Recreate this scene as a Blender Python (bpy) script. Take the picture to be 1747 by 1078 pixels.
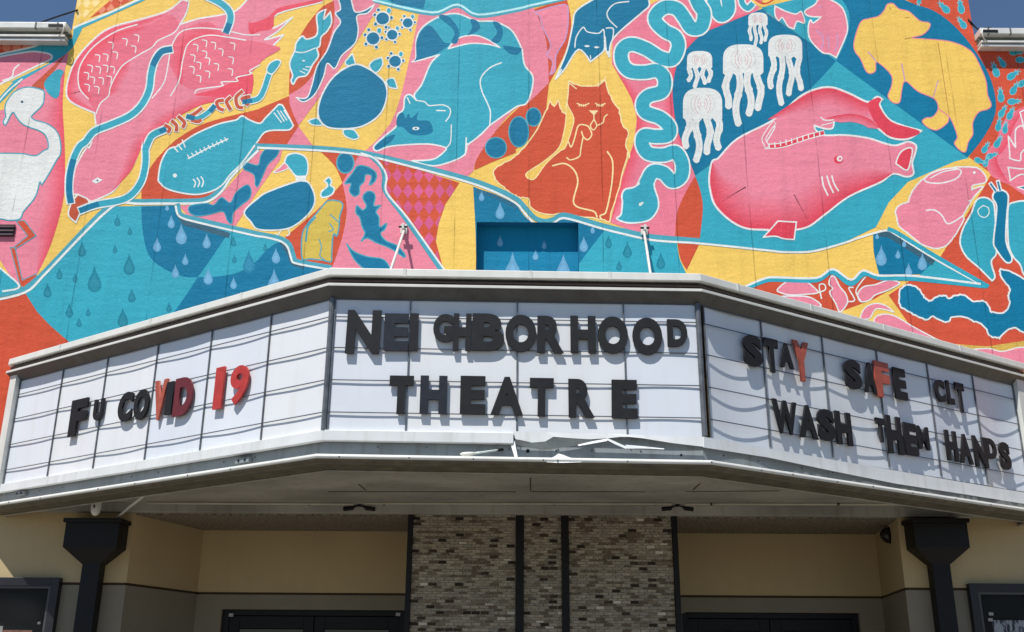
import bpy, bmesh, math, random
import numpy as np
from mathutils import Vector, Matrix
from mathutils.geometry import delaunay_2d_cdt
for o in list(bpy.data.objects): bpy.data.objects.remove(o)
sc = bpy.context.scene
rnd = random.Random(7)

# ---------------------------------------------------------------- camera
CX, CY, FPX = 873.5, 539.0, 1755.0           # picture centre and focal length in photograph pixels
TH, RHO, CAMZ = math.radians(19.2), .00625, 1.6
fw = Vector((0, math.cos(TH), math.sin(TH))); r0 = Vector((1, 0, 0)); u0 = Vector((0, -math.sin(TH), math.cos(TH)))
rt = r0 * math.cos(RHO) + u0 * math.sin(RHO); up = u0 * math.cos(RHO) - r0 * math.sin(RHO)
cd = bpy.data.cameras.new('camera'); cam = bpy.data.objects.new('camera', cd); sc.collection.objects.link(cam)
cd.sensor_fit = 'HORIZONTAL'; cd.sensor_width = 36; cd.lens = 36 * FPX / 1747; cd.clip_start = .05; cd.clip_end = 2000
mw = Matrix.Identity(4)
for i in range(3): mw[i][0], mw[i][1], mw[i][2] = rt[i], up[i], -fw[i]
mw.translation = (0, 0, CAMZ); cam.matrix_world = mw; sc.camera = cam

# ---------------------------------------------------------------- light
SUN = Vector((-.6, -1.0, 2.2)).normalized()
wd = bpy.data.worlds.new('World'); sc.world = wd; wd.use_nodes = True
nt = wd.node_tree; bg = nt.nodes['Background']
sky = nt.nodes.new('ShaderNodeTexSky'); sky.sky_type = 'NISHITA'; sky.sun_disc = False
sky.sun_elevation = math.asin(SUN.z); sky.sun_rotation = math.atan2(SUN.x, SUN.y)
sky.air_density = 1.15; sky.dust_density = .0; sky.ozone_density = 6.0
nt.links.new(sky.outputs[0], bg.inputs[0]); bg.inputs[1].default_value = .08
sl = bpy.data.lights.new('sun', 'SUN'); sl.energy = 5.0; sl.angle = math.radians(.53); sl.color = (1, .955, .89)
so = bpy.data.objects.new('sun', sl); sc.collection.objects.link(so)
so.rotation_euler = (-SUN).to_track_quat('-Z', 'Y').to_euler(); so.location = (-4, -6, 14)
sc.view_settings.view_transform = 'Standard'; sc.view_settings.look = 'None'
sc.view_settings.exposure = .2; sc.view_settings.gamma = 1
sc.render.engine = 'CYCLES'

# ---------------------------------------------------------------- helpers
def ray(x, y): return fw * FPX + rt * (x - CX) - up * (y - CY)
def P(x, y, Y):                               # point of the vertical plane at depth Y
    d = ray(x, y); return Vector((0, 0, CAMZ)) + d * (Y / d.y)
def PZ(x, y, z):
    d = ray(x, y); return Vector((0, 0, CAMZ)) + d * ((z - CAMZ) / d.z)
def lin(c):
    return tuple((v / 12.92 if v <= .04045 else ((v + .055) / 1.055) ** 2.4) for v in c)
def hexc(h): return lin(tuple(int(h[i:i + 2], 16) / 255 for i in (0, 2, 4)))

def mat(name, col, rough=.7, metal=0., var=.12, scale=6., bump=.0, bscale=60., spec=.4, streak=0., dirt=None, coat=0.):
    m = bpy.data.materials.new(name); m.use_nodes = True; n = m.node_tree.nodes; l = m.node_tree.links
    b = n['Principled BSDF']; b.inputs['Roughness'].default_value = rough; b.inputs['Metallic'].default_value = metal
    b.inputs['Specular IOR Level'].default_value = spec; b.inputs['Coat Weight'].default_value = coat
    g = n.new('ShaderNodeNewGeometry'); tx = n.new('ShaderNodeTexNoise'); tx.inputs['Scale'].default_value = scale; tx.inputs['Detail'].default_value = 6
    l.new(g.outputs['Position'], tx.inputs['Vector'])
    mp = n.new('ShaderNodeMapRange'); mp.inputs[1].default_value = .3; mp.inputs[2].default_value = .7
    mp.inputs[3].default_value = 1 - var; mp.inputs[4].default_value = 1 + var * .6; l.new(tx.outputs[0], mp.inputs[0])
    mx = n.new('ShaderNodeMix'); mx.data_type = 'RGBA'; mx.blend_type = 'MULTIPLY'; mx.inputs[0].default_value = 1
    mx.inputs[6].default_value = (*col, 1); l.new(mp.outputs[0], mx.inputs[7]); out = mx.outputs[2]
    if dirt:                                  # run-off streaks and grime, stretched downwards
        mpg = n.new('ShaderNodeMapping'); mpg.inputs['Scale'].default_value = (14, 14, 1.3); l.new(g.outputs['Position'], mpg.inputs[0])
        t2 = n.new('ShaderNodeTexNoise'); t2.inputs['Scale'].default_value = 1.0; t2.inputs['Detail'].default_value = 7; l.new(mpg.outputs[0], t2.inputs['Vector'])
        r2 = n.new('ShaderNodeMapRange'); r2.inputs[1].default_value = .52; r2.inputs[2].default_value = .74; r2.inputs[4].default_value = streak; l.new(t2.outputs[0], r2.inputs[0])
        m2 = n.new('ShaderNodeMix'); m2.data_type = 'RGBA'; l.new(r2.outputs[0], m2.inputs[0]); l.new(out, m2.inputs[6]); m2.inputs[7].default_value = (*dirt, 1); out = m2.outputs[2]
    l.new(out, b.inputs['Base Color'])
    rr = n.new('ShaderNodeMapRange'); rr.inputs[3].default_value = max(.05, rough - .1); rr.inputs[4].default_value = min(1, rough + .1); l.new(tx.outputs[0], rr.inputs[0]); l.new(rr.outputs[0], b.inputs['Roughness'])
    if bump:
        t3 = n.new('ShaderNodeTexNoise'); t3.inputs['Scale'].default_value = bscale; t3.inputs['Detail'].default_value = 5; l.new(g.outputs['Position'], t3.inputs['Vector'])
        bp = n.new('ShaderNodeBump'); bp.inputs['Strength'].default_value = bump; bp.inputs['Distance'].default_value = .01; l.new(t3.outputs[0], bp.inputs['Height']); l.new(bp.outputs[0], b.inputs['Normal'])
    return m

def link(o, parent=None):
    sc.collection.objects.link(o)
    if parent: o.parent = parent
    return o
def tag(o, label=None, cat=None, group=None, kind=None):
    if label: o['label'] = label
    if cat: o['category'] = cat
    if group: o['group'] = group
    if kind: o['kind'] = kind
    return o
def empty(name, loc, label, cat, group=None):
    o = bpy.data.objects.new(name, None); o.empty_display_size = .1; o.location = loc; link(o); tag(o, label, cat, group)
    bpy.context.view_layer.update(); return o
def mesh(name, vs, fs, m, parent=None, smooth=False, recalc=True):
    me = bpy.data.meshes.new(name); me.from_pydata([tuple(v) for v in vs], [], fs)
    if recalc:
        bm = bmesh.new(); bm.from_mesh(me); bmesh.ops.recalc_face_normals(bm, faces=bm.faces); bm.to_mesh(me); bm.free()
    for k in (m if isinstance(m, (list, tuple)) else [m]): me.materials.append(k)
    if smooth: me.polygons.foreach_set('use_smooth', [True] * len(me.polygons))
    o = bpy.data.objects.new(name, me); link(o, parent)
    if parent: o.matrix_parent_inverse = parent.matrix_world.inverted()
    return o
class MB:
    def __init__(s): s.v = []; s.f = []
    def add(s, vs, fs):
        k = len(s.v); s.v += [Vector(v) for v in vs]; s.f += [tuple(i + k for i in f) for f in fs]; return s
    def box(s, a, b):
        x0, y0, z0 = a; x1, y1, z1 = b
        return s.add([(x0, y0, z0), (x1, y0, z0), (x1, y1, z0), (x0, y1, z0), (x0, y0, z1), (x1, y0, z1), (x1, y1, z1), (x0, y1, z1)],
                     [(0, 3, 2, 1), (4, 5, 6, 7), (0, 1, 5, 4), (1, 2, 6, 5), (2, 3, 7, 6), (3, 0, 4, 7)])
    def prism(s, plan, z0, z1):
        n = len(plan); z0 = z0 if hasattr(z0, '__len__') else [z0] * n; z1 = z1 if hasattr(z1, '__len__') else [z1] * n
        return s.add([(x, y, z) for (x, y), z in zip(plan, z0)] + [(x, y, z) for (x, y), z in zip(plan, z1)],
                     [tuple(range(n))[::-1], tuple(range(n, 2 * n))] + [(i, (i + 1) % n, n + (i + 1) % n, n + i) for i in range(n)])
    def tube(s, pts, r, n=10, cap=True):
        pts = [Vector(p) for p in pts]; rings = []
        for i, p in enumerate(pts):
            d = (pts[min(i + 1, len(pts) - 1)] - pts[max(i - 1, 0)]).normalized()
            a = d.orthogonal().normalized() if i == 0 else (a - d * a.dot(d)).normalized()
            b = d.cross(a); rr = r[i] if hasattr(r, '__len__') else r
            rings.append([p + (a * math.cos(t) + b * math.sin(t)) * rr for t in [2 * math.pi * k / n for k in range(n)]])
        vs = [v for q in rings for v in q]; fs = [(i * n + k, i * n + (k + 1) % n, (i + 1) * n + (k + 1) % n, (i + 1) * n + k) for i in range(len(pts) - 1) for k in range(n)]
        if cap: fs += [tuple(range(n))[::-1], tuple((len(pts) - 1) * n + k for k in range(n))]
        return s.add(vs, fs)
    def build(s, name, m, parent=None, smooth=False, bevel=0):
        o = mesh(name, s.v, s.f, m, parent, smooth)
        if bevel:
            b = o.modifiers.new('bevel', 'BEVEL'); b.width = bevel; b.segments = 2; b.limit_method = 'ANGLE'
        return o

# ---------------------------------------------------------------- main planes
FY = 9.75                                     # facade
RY = 10.86                                    # back of the entrance recess
MY = 7.22                                     # front face of the marquee
cream = mat('cream_stucco', hexc('BDA880'), .85, var=.08, scale=1.4, bump=.25, bscale=90, dirt=hexc('9A8868'), streak=.1)
taupe = mat('taupe_stucco', hexc('8A8272'), .85, var=.10, scale=1.8, bump=.25, bscale=90, dirt=hexc('6F685C'), streak=.12)
groove_m = mat('groove_shadow_joint', hexc('4A3A2A'), .9)
stipple = mat('stippled_plaster', hexc('8A8070'), .95, var=.75, scale=38, bump=1.0, bscale=38)
whitemetal = mat('white_painted_metal', hexc('D6D7D1'), .42, var=.06, scale=5, dirt=hexc('9C968A'), streak=.16)
sillmetal = mat('sill_painted_metal', hexc('D3D7D8'), .45, var=.07, scale=5, dirt=hexc('A39C8C'), streak=.3, bump=.04, bscale=9)
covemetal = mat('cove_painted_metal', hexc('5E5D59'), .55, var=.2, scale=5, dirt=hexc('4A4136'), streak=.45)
brownmetal = mat('brown_channel_metal', hexc('3B312C'), .5, var=.2, scale=8)
greymetal = mat('grey_channel_metal', hexc('868E93'), .45, var=.15, scale=6, dirt=hexc('5D5850'), streak=.5)
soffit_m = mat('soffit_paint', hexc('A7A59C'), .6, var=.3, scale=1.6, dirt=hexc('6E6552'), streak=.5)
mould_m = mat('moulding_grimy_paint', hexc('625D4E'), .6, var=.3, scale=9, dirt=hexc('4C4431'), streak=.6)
black = mat('black_painted_metal', hexc('17171A'), .5, var=.2, scale=10, spec=.25)
blackplastic = mat('black_letter_plastic', hexc('202124'), .55, var=.15, scale=18, spec=.25, bump=.08, bscale=120)
inkplastic = mat('slate_letter_plastic', hexc('262B34'), .5, var=.15, scale=18, spec=.25)
redplastic = mat('red_letter_plastic', hexc('B63A35'), .4, var=.18, scale=16)
rustplastic = mat('faded_red_letter_plastic', hexc('AA5443'), .45, var=.2, scale=16)
maroonplastic = mat('maroon_letter_plastic', hexc('68262B'), .4, var=.15, scale=16)
rail_m = mat('rail_dark_metal', hexc('555B63'), .4, metal=.3, var=.2, scale=20)
barmetal = mat('divider_bar_metal', hexc('6A6E73'), .4, metal=.3, var=.35, scale=14)
panels = [mat('sign_sheet_%s' % k, hexc(k), .32, var=.04, scale=2.2, spec=.5, dirt=hexc('BDB49C'), streak=.12) for k in ('DCE1E8', 'E0E3E6', 'D8DEE6')]
whiteplastic = mat('white_plastic', hexc('D9D9D2'), .4)
# ---------------------------------------------------------------- mural data (outlines given in picture units on the wall plane)
def MURAL():
    m = []
    def fig(name, layer, *ops):
        drops = [o for o in ops if o[0] == 't']; rest = [o for o in ops if o[0] != 't']
        m.append((name, layer, rest)); m.extend(('painted_raindrop', layer + .5, [o]) for o in drops)
    w = 2.6
    # ---- colour fields (layer 0..2)
    fig('painted_pink_field', 1,
        ('f', 'P', 'A0 460,350 430,520 420,700 430,900 440,1072 B0 438,150 432,300 400,470 330,700 240,880 160,960 60,860 -100,700 -3400,640 -3400,-380 A0 -40,760 150,540 340,430'),
        ('g', 'D', 'P', 34, 'A0 440,470 424,700 434,900 440,1072 B0 436,300 404,470 334,690 250,860'),
        ('f', 'P', 'A0 330,840 290,880 320,950 325,1000 280,1050 240,1060 -60,1030 -60,860 100,790'),
        ('g', 'D', 'P', -16, 'A0 150,850 280,900 320,950 322,1000 290,1045 150,1052 0,1045'))
    fig('painted_orange_diamond_strip', 1, ('F', 'O', 'A0 -3400,240 520,240 330,285 0,372 -500,520 -3400,640'),
        ('d', 'C2', 'A0 -500,240 520,240 330,285 0,372 -500,520', 68, 84))
    fig('painted_teal_band', 2, ('F', 'T', 'A0 -60,390 0,368 200,322 330,284 490,262 500,188 530,172 960,-12 1010,-12 560,188 495,318 440,372 330,440 150,545 -60,760 -60,690 60,560 330,430 345,372 270,352 200,342 0,388 -60,410'),
        ('s', 'W', 3, 'A0 -60,388 0,366 200,322 330,282'), ('s', 'W', 3.2, 'A0 500,190 530,174 760,78 960,-12'),
        ('s', 'W', 2.5, 'A0 -20,700 60,610 150,535'))
    fig('painted_pink_limb', 3, ('f', 'P', 'A0 -100,410 0,384 200,350 290,355 345,372 345,400 200,470 20,560 -100,600', 'W', 3),
        ('s', 'W', 2.5, 'A0 20,545 80,520 95,470 130,435'))
    fig('painted_yellow_corner', 3, ('F', 'Y', 'A0 -60,580 90,555 -60,720'))
    fig('painted_diamond_corner', 1, ('F', 'Y', 'A0 525,-60 760,-60 525,172'), ('d', 'C', 'A0 525,-60 750,-60 525,170', 62, 78),
        ('F', 'O', 'A0 610,120 770,-20 940,-20 740,74'), ('d', 'C2', 'A0 620,118 770,-20 930,-20 740,74', 66, 82))
    fig('painted_pink_band', 1, ('F', 'P', 'A0 495,318 560,188 1010,-12 1110,-12 950,80 850,140 740,190 500,305'))
    fig('painted_orange_lower_field', 1, ('f', 'O', 'B0 -3400,1500 -300,1090 0,1030 165,992 C0 240,110 340,220 490,345 700,480 700,1400 -300,1500 -3400,1500'))
    fig('painted_orange_fish_field', 1, ('f', 'O', 'B0 960,372! 965,250 1040,110 1140,0 A0 1230,920 1400,830 1747,740 A1 0,738 212,650! 240,740 275,850! 200,978 0,990 B0 1600,160 1500,290 1400,380!'))
    fig('painted_teal_rain_field', 2, ('F', 'T', 'B0 168,988 760,405 1190,398 1215,470 1300,502 1500,548 1747,604 B1 60,615 150,640 200,680 225,740 245,785 480,830 700,1000 C1 -100,400 C0 700,600 480,340 340,220 250,125'),
        ('f', 'B', 'B0 958,405! 965,560 1005,730 1100,820 1240,880 1340,885! 1450,730 1550,580! 1300,502 1215,470 1190,400!'),
        ('f', 'B', 'B0 1340,885! 1470,880 1620,850 1750,765! B1 60,700 140,650 200,690 235,785 480,830! 560,900 300,1000! C0 1400,260 1160,150! 1220,72'),
        ('s', 'G', 9, 'B0 1205,425 1245,510 1320,535 1545,600'), ('s', 'G', 6, 'B1 160,655 205,720 235,790 310,815'),
        *[('t', 'K', 'B0 %d,%d' % (x, y), h) for x, y, h in ((795, 500, 20), (880, 570, 15), (555, 695, 26), (780, 695, 15), (875, 800, 36), (640, 900, 44), (403, 860, 20), (509, 890, 16), (322, 975, 25), (893, 1010, 24), (1580, 640, 18), (1588, 762, 15), (470, 1110, 24), (597, 1120, 15), (535, 1190, 17), (832, 1160, 33), (1145, 1090, 17))],
        *[('t', 'L', 'B0 %d,%d' % (x, y), h) for x, y, h in ((1160, 510, 22), (1228, 595, 34), (1400, 640, 25), (1064, 665, 24), (1255, 765, 19), (1132, 410, 12), (1582, 925, 20), (1188, 845, 22), (1410, 880, 28))],
        ('t', 'K2', 'B0 1686,780', 38), ('t', 'L', 'B1 122,740', 26), ('t', 'L', 'B1 110,915', 40), ('t', 'K', 'B1 50,680', 14))
    fig('painted_pink_squirrel_field', 1, ('F', 'P', 'B0 1215,402 1430,384 1520,300 1650,150 1747,30 B1 165,20 150,90 0,300 B0 1590,545 1500,540 1300,500'))
    fig('painted_orange_egg_field', 1, ('f', 'O', 'B1 420,30! 700,48! 572,245! 520,130'),
        ('f', 'O', 'B1 572,245! 602,420 570,620 505,815! 260,790! 185,610! 400,430'))
    fig('painted_pink_lizard_field', 1, ('F', 'P', 'B1 690,45 770,85 845,155 862,230 862,310 1000,490 1270,860 480,860 570,620 598,500 602,420 572,245'))
    fig('painted_diamond_field', 1, ('F', 'O', 'B1 780,65 1100,160 1365,245 1270,390 1225,520 1205,640 1265,860 1000,475 872,310 868,210'),
        ('d', 'M', 'B1 800,85 1100,160 1365,245 1270,390 1225,520 1205,640 1230,770 1000,475 872,310 868,210', 72, 108))
    fig('painted_blue_window_field', 1, ('f', 'B', 'B1 1458,270! 1750,390! B2 60,470 120,520 200,540 330,490 430,515 605,560! 425,800! 425,960! B1 1480,960! 1475,600'),
        ('t', 'L', 'B1 1515,335', 17), ('t', 'L', 'B1 1640,435', 28), ('t', 'L', 'B2 520,560', 14), ('t', 'L', 'B2 460,662', 26),
        ('s', 'G2', 7, 'B1 1490,300 1600,335 1747,405'))
    fig('painted_teal_rod_field', 2, ('f', 'T', 'B2 605,560! 870,622! 1092,650! 1110,760 1165,880! 300,960!'),
        *[('t', 'K', 'B2 %d,%d' % q[:2], q[2]) for q in ((628, 645, 22), (756, 700, 28), (982, 775, 28), (700, 805, 18))])
    fig('painted_orange_wedge', 2, ('f', 'O', 'B2 1095,650! 1245,655! 1158,835! 1115,760'))
    fig('painted_orange_lens', 2, ('f', 'O', 'A1 515,5! 420,60 300,220 225,400 210,640! 330,560 440,390 500,220 518,90'))
    fig('painted_pink_gecko_field', 1, ('f', 'P', 'A1 500,-20! 860,-20! 820,40 640,330 460,600 275,850! 220,720 212,640! 330,560 440,390 500,220 518,90'),
        ('F', 'P', 'A1 275,855 375,990 195,980'))
    fig('painted_top_teal_field', 2, ('F', 'T', 'A1 700,-40 840,10 1180,88 1350,32 1490,102 1747,62 A2 100,40 340,-20 340,-60'), ('F', 'B', 'A1 800,-40 1150,-40 1120,60 940,30'),
        ('s', 'Q', 5, 'A1 790,8 1180,98 1350,42 1490,112 1747,74 A2 100,46 345,-10'), ('s', 'W2', 3.5, 'A1 780,0 1180,84 1350,30 1490,98 1747,60 A2 100,36 340,-18'))
    fig('painted_pink_raccoon_field', 1, ('f', 'P', 'A1 1095,75! 1180,90 1350,35 1490,105 1747,65 A2 120,50! 195,230 220,400 222,565! 90,690 -20,750 A1 1600,900 1485,1072 B1 1460,165! 1395,225! 1000,115 720,30! A1 740,1010! 900,830 990,560'))
    fig('painted_orange_berry_field', 1, ('f', 'O', 'A1 1760,735 1600,900 1485,1072 B1 1465,160! 1600,100 1747,40 A2 0,1010 110,920 205,740! 225,560! 90,690'))
    fig('painted_orange_sprat_field', 1, ('f', 'O', 'A2 125,60! 345,-10! 375,160 335,350 222,570! 218,400 195,230'))
    fig('painted_pink_snake_field', 1, ('F', 'P2', 'A2 905,35 1080,-60 1700,-60 1640,70 1420,160 1250,240 1110,400 1066,560 1066,700 1095,880 1170,1072 B2 1215,200 1150,310 1100,420 1080,620 870,600 640,515 700,270 790,0 A2 800,960 820,800 780,650 650,430 655,270'),
        ('g', 'D', 'P2', 22, 'B2 645,500 700,280 785,20 A2 805,960 820,800 780,660 650,430'), ('g', 'D', 'P2', 18, 'A2 1640,75 1420,165 1250,245 1112,400 1068,560 1068,700 1098,880 1165,1060'))
    fig('painted_orange_lens_lower', 2, ('f', 'O', 'B2 1215,200! 1250,300 1267,420 1245,630! 1080,605! 1092,450 1150,310'))
    fig('painted_yellow_diamond_edge', 3, ('s', 'Y', 4, 'A2 1590,-10 1665,40 1747,10'), ('s', 'O', 3, 'A2 1620,-5 1690,25 1747,-5'))
    fig('painted_blue_jellyfish_field', 2, ('f', 'B', 'A2 1640,70! 1420,160 1250,240 1110,400 1066,560 1066,700 1095,880 1170,1072 B2 1215,198! A2 1480,990 1747,800 A3 310,590 475,412! 0,85! A2 1700,50'))
    fig('painted_teal_triangle', 2, ('F', 'T', 'A3 -30,50 300,-30 540,-60 575,130 545,270 475,412 0,82'))
    fig('painted_blue_bear_field', 3, ('f', 'B2', 'A3 470,-60! 850,-30 1000,25 1150,80 1300,200 1440,380 1530,560 1556,750 1480,920 1365,1066! 475,412! 550,240 560,80'))
    fig('painted_teal_fish_field', 1, ('F', 'T', 'A3 475,412 1372,1072 B3 1380,78 1280,100 960,240 830,380 745,545 500,662 300,712 0,712 B2 1500,690 1245,655 1245,630 1267,420 1250,300 1215,198 1480,0 A2 1747,800 A3 310,590'))
    fig('painted_orange_pineapple_field', 1, ('F', 'O2', 'A3 850,-60 1420,-60 1900,-60 5200,200 5200,900 2000,800 1747,740 1650,900 1590,1072 B3 1560,60 1570,110 1524,185 1380,78 A3 1372,1066 1480,920 1556,750 1530,560 1440,380 1300,200 1150,80 1000,25'))
    fig('painted_pink_zigzag_field', 2, ('f', 'P2', 'A3 1780,700! 1690,830 1620,1000 B3 1560,80 1590,170 1650,262! 1780,350! 2040,300 2000,-150'),
        ('g', 'D', 'P2', 20, 'A3 1770,715 1690,835 1622,1000 B3 1565,80 1595,165 1650,255'))
    fig('painted_orange_caterpillar_field', 1, ('F', 'O2', 'B3 1524,185 1650,262 1780,350 2000,340 5200,-160 5200,1900 1700,1900 1300,1350 1100,1290 960,1190 830,1005 980,905 1510,955 1180,745 1340,480 1470,280'))
    fig('painted_yellow_rabbit_field', 2, ('F', 'Y', 'B3 1380,76 1526,184 1470,285 1340,490 1180,748 830,575 745,545 830,380 960,240 1280,100'))
    fig('painted_rain_triangle', 2, ('f', 'B', 'B3 725,590! 800,572! 850,580! 1150,765! 1050,865! 765,865! 730,720'), ('F', 'T', 'B3 1150,765 1470,930 1040,872'),
        ('s', 'G', 11, 'B3 770,592 835,596 1125,780'), *[('t', 'L', 'B3 %d,%d' % q[:2], q[2]) for q in ((752, 605, 11), (780, 740, 34), (893, 728, 16), (935, 655, 13), (1058, 780, 29), (965, 835, 22))])
    fig('painted_orange_rat_field', 2, ('F', 'O', 'B3 -200,960 0,912 350,890 450,842 572,925 660,852 765,885 800,915 900,930 740,1030 500,1120 C3 430,120 200,80'))
    fig('painted_yellow_rat_field', 1, ('F', 'Y', 'C3 400,150 740,20 820,5 880,100 1010,260 1200,340 1500,360 1900,300 1900,600 600,300'))
    fig('painted_ridge_band', 4, ('s', 'Q', 8, 'B0 -80,1020 160,966 300,850 755,388 960,372 1340,366 1430,340 1500,280 1560,190 1747,10 B1 -5,-5'),
        ('s', 'W', 4, 'B0 -80,1050 170,988 300,870 760,408 960,388 1350,384 1440,356 1512,292 1570,205 1747,28'),
        ('s', 'Q', 8, 'B1 -10,-6 400,10 700,40 1000,108 1400,212 1600,282 1747,352 B2 60,410 125,480 190,505 250,495 330,462 600,538 870,600 1010,618 1240,636'),
        ('s', 'W', 3.6, 'B1 0,8 400,26 700,56 1000,126 1400,234 1600,306 1747,384 B2 60,450 120,515 190,535 250,520 330,485 600,560 870,624 1010,642 1240,656 1747,708 B3 100,714 300,712 500,662 660,608 810,568 870,590 1150,765 1450,930'),
        ('s', 'T', 7, 'B3 830,560 880,580 1160,750 1500,945'),
        ('s', 'Q', 8, 'B0 1205,395 1225,460 1310,488 1747,590 B1 40,598 160,625 215,665 240,735 260,775 490,818'), ('s', 'W', 3.4, 'B0 1190,402 1212,470 1300,504 1747,608 B1 40,612 150,640 200,680 222,745 245,788 480,832'),
        ('s', 'Q', 7, 'B1 760,60 830,130 855,200 860,300 1000,490 1235,830'), ('s', 'W', 3.2, 'B1 700,45 790,80 850,150 872,210 872,310 1010,478 1260,830'),
        ('s', 'T', 8, 'B2 1560,960 1680,910 1747,900 B3 340,905 450,850 572,930 665,862 770,890 1000,895 1480,945'), ('s', 'W', 3.6, 'B2 1560,945 1680,895 1747,885 B3 340,890 452,830 574,902 655,840 760,873 1000,876 1450,930'))
    # ---- left wing
    fig('painted_swan', 4, ('f', 'W3', 'A0 22,825 40,790! 34,740 45,690 100,620 190,590 290,612 300,650 285,715 215,785 235,812 320,838 385,890 410,960 410,1040 B0 385,90 340,170 352,150 285,258 270,240 240,340 160,440 135,490 60,500 0,490 -120,500 -120,40 0,45 150,48 240,62 300,25 A0 325,1005 322,950 285,895 160,845 110,790 92,762 75,775 40,845', 'Q', 2.2),
        ('e', 'G', 'A0 150,690', 2.4, 2.2))
    fig('painted_swan_leg', 4, ('F', 'O', 'B0 110,505 165,500 245,605 108,692 98,678 188,605', 'Q', 1.6))
    fig('painted_swan_foot', 4, ('F', 'O', 'B0 70,680 104,690 152,905 245,862 250,880 160,955 138,945', 'Q', 1.6))
    fig('painted_beak', 4, ('F', 'O3', 'A0 215,582 450,362 300,570 300,605'))
    fig('painted_teal_fish_fin', 4, ('f', 'T', 'A0 302,555 385,472 432,485 412,530 402,640 370,666 318,620'))
    fig('painted_teal_corner', 4, ('F', 'T', 'B0 -3400,640 -200,640 0,822 132,945 0,1000 -200,1040 -3400,1480'), ('s', 'W', 3, 'B0 -200,640 0,822 132,946 20,980'))
    # ---- pink bird
    fig('painted_pink_bird', 3,
        ('f', 'P', 'A0 650,860 640,765! 480,690 450,600 500,430 600,300 740,190 950,130 1130,75 1235,-5! 1280,10! 1262,90 1220,165! 1350,125 1500,100 1600,70 1680,-10! 1800,-40! A1 440,-30! 432,15! 130,95 100,190 238,115! 130,215 48,268 175,235! 100,310 20,345 110,315! 60,365 -20,400 A0 1700,520 1690,650! 1610,620 1500,660 1340,700 1100,830 1050,880 960,960 920,1050 B0 930,60 900,130 830,220 770,300 700,340 620,372! 590,358 520,325 488,318 500,200 520,120 590,0 A0 605,1000 640,900', 'W', w),
        ('g', 'D', 'P', 20, 'A0 1680,640 1610,640 1500,680 1340,720 1110,850 1060,900 970,980 B0 928,80 890,160 830,230 770,300'),
        ('g', 'D', 'P', 22, 'A0 640,750 485,680 458,600 505,440 605,310 745,200 950,145 1150,85'),
        ('g', 'D', 'P', 18, 'A0 735,650 745,600 775,530 825,450 885,405'),
        ('f', 'P5', 'A0 600,680 540,600 530,500 560,410 640,310 780,215 1000,170 1150,100 1215,165 1180,220 1070,275 1030,320 960,360 885,405 825,450 775,530 745,600 735,650 680,700 650,760'), ('f', 'P5', 'A0 1240,400 1280,295 1400,245 1530,255 1700,275 1820,300 1900,330 1790,400 1700,490 1600,525 1510,575 1340,605 1240,570'),
        ('g', 'D', 'P5', -26, 'A0 1235,580 1245,400 1285,300 1400,250 1530,262'), ('g', 'D', 'P5', 26, 'A0 620,690 548,600 538,500 568,410 648,312 790,222 1000,176'),
        ('f', 'D', 'A0 1320,640 1500,590 1700,490 1700,640 1610,650 1500,660 1400,650'),
        ('f', 'D', 'A1 -40,40 60,-20 440,-30 430,10 130,90 100,190 20,210 -60,220'), ('f', 'P', 'A1 -60,30 60,-40 430,-40 430,-10 150,50 60,120 -60,150'),
        ('s', 'W', 2, 'A0 600,670 540,600 530,500 560,410 640,310 780,215 930,165'), ('s', 'W', 2, 'A0 650,770 680,700 735,650 745,600 775,530 825,450 885,405 960,360 1030,320 1070,275 1180,220 1220,160'),
        ('s', 'W', 2, 'A0 1030,665 1110,560 1140,430 1160,320 1220,220 1330,190 1500,200 1660,235 1760,235'),
        ('s', 'W', 2, 'A0 1155,650 1215,540 1240,400 1280,290 1400,240 1530,250 1665,272'), ('s', 'W', 2, 'A0 1320,630 1340,605 1510,580 1500,555 1610,550 1600,525 1700,500 1690,480 1760,440'),
        *[('s', 'W', 1.7, 'A0 %d,%d %d,%d %d,%d' % (x, y, x + 30, y + 8, x + 26, y + 48)) for x, y in ((645, 370), (700, 365), (595, 440), (650, 450), (700, 440), (745, 450), (570, 490), (610, 520), (670, 525), (725, 515), (575, 570), (640, 585), (765, 350), (830, 260), (735, 285), (890, 310), (910, 235), (1370, 270), (1430, 285), (1310, 300), (1480, 330), (1370, 345), (1290, 370), (1390, 390), (1450, 430), (1330, 420), (1285, 450), (1390, 480), (1560, 290), (1550, 385), (1545, 465), (1330, 510))],
        ('F', 'W', 'B0 620,236 660,208 696,226 652,252'), ('e', 'G', 'B0 660,230', 1.6, 1.6))
    fig('painted_bird_beak', 5, ('f', 'O3', 'B0 465,440 490,370 530,325! 590,352! 602,382 560,420 515,515! 470,475', 'W', w))
    fig('painted_teal_ribbon', 5, ('s', 'W', 15.5, 'B0 478,372 468,300 472,190 500,80 540,0 A0 580,960 640,890 760,840 880,785 960,710 1010,610 1025,500 1050,410 1095,350 1155,335'),
        ('s', 'T', 10.5, 'B0 478,372 468,300 472,190 500,80 540,0 A0 580,960 640,890 760,840 880,785 960,710 1010,610 1025,500 1050,410 1095,350 1155,335'), ('s', 'B', 10.5, 'B0 480,372 470,300 476,190 496,100'), ('s', 'B', 10.5, 'A0 1040,435 1090,355 1155,335'))
    fig('painted_teal_ribbon', 5, ('s', 'W', 15, 'A0 1535,210 1560,140 1555,80 1500,25 1400,-25'), ('s', 'T', 10.5, 'A0 1535,210 1560,140 1555,80 1500,25 1400,-25'), ('s', 'B', 10.5, 'A0 1533,214 1550,170'))
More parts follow.
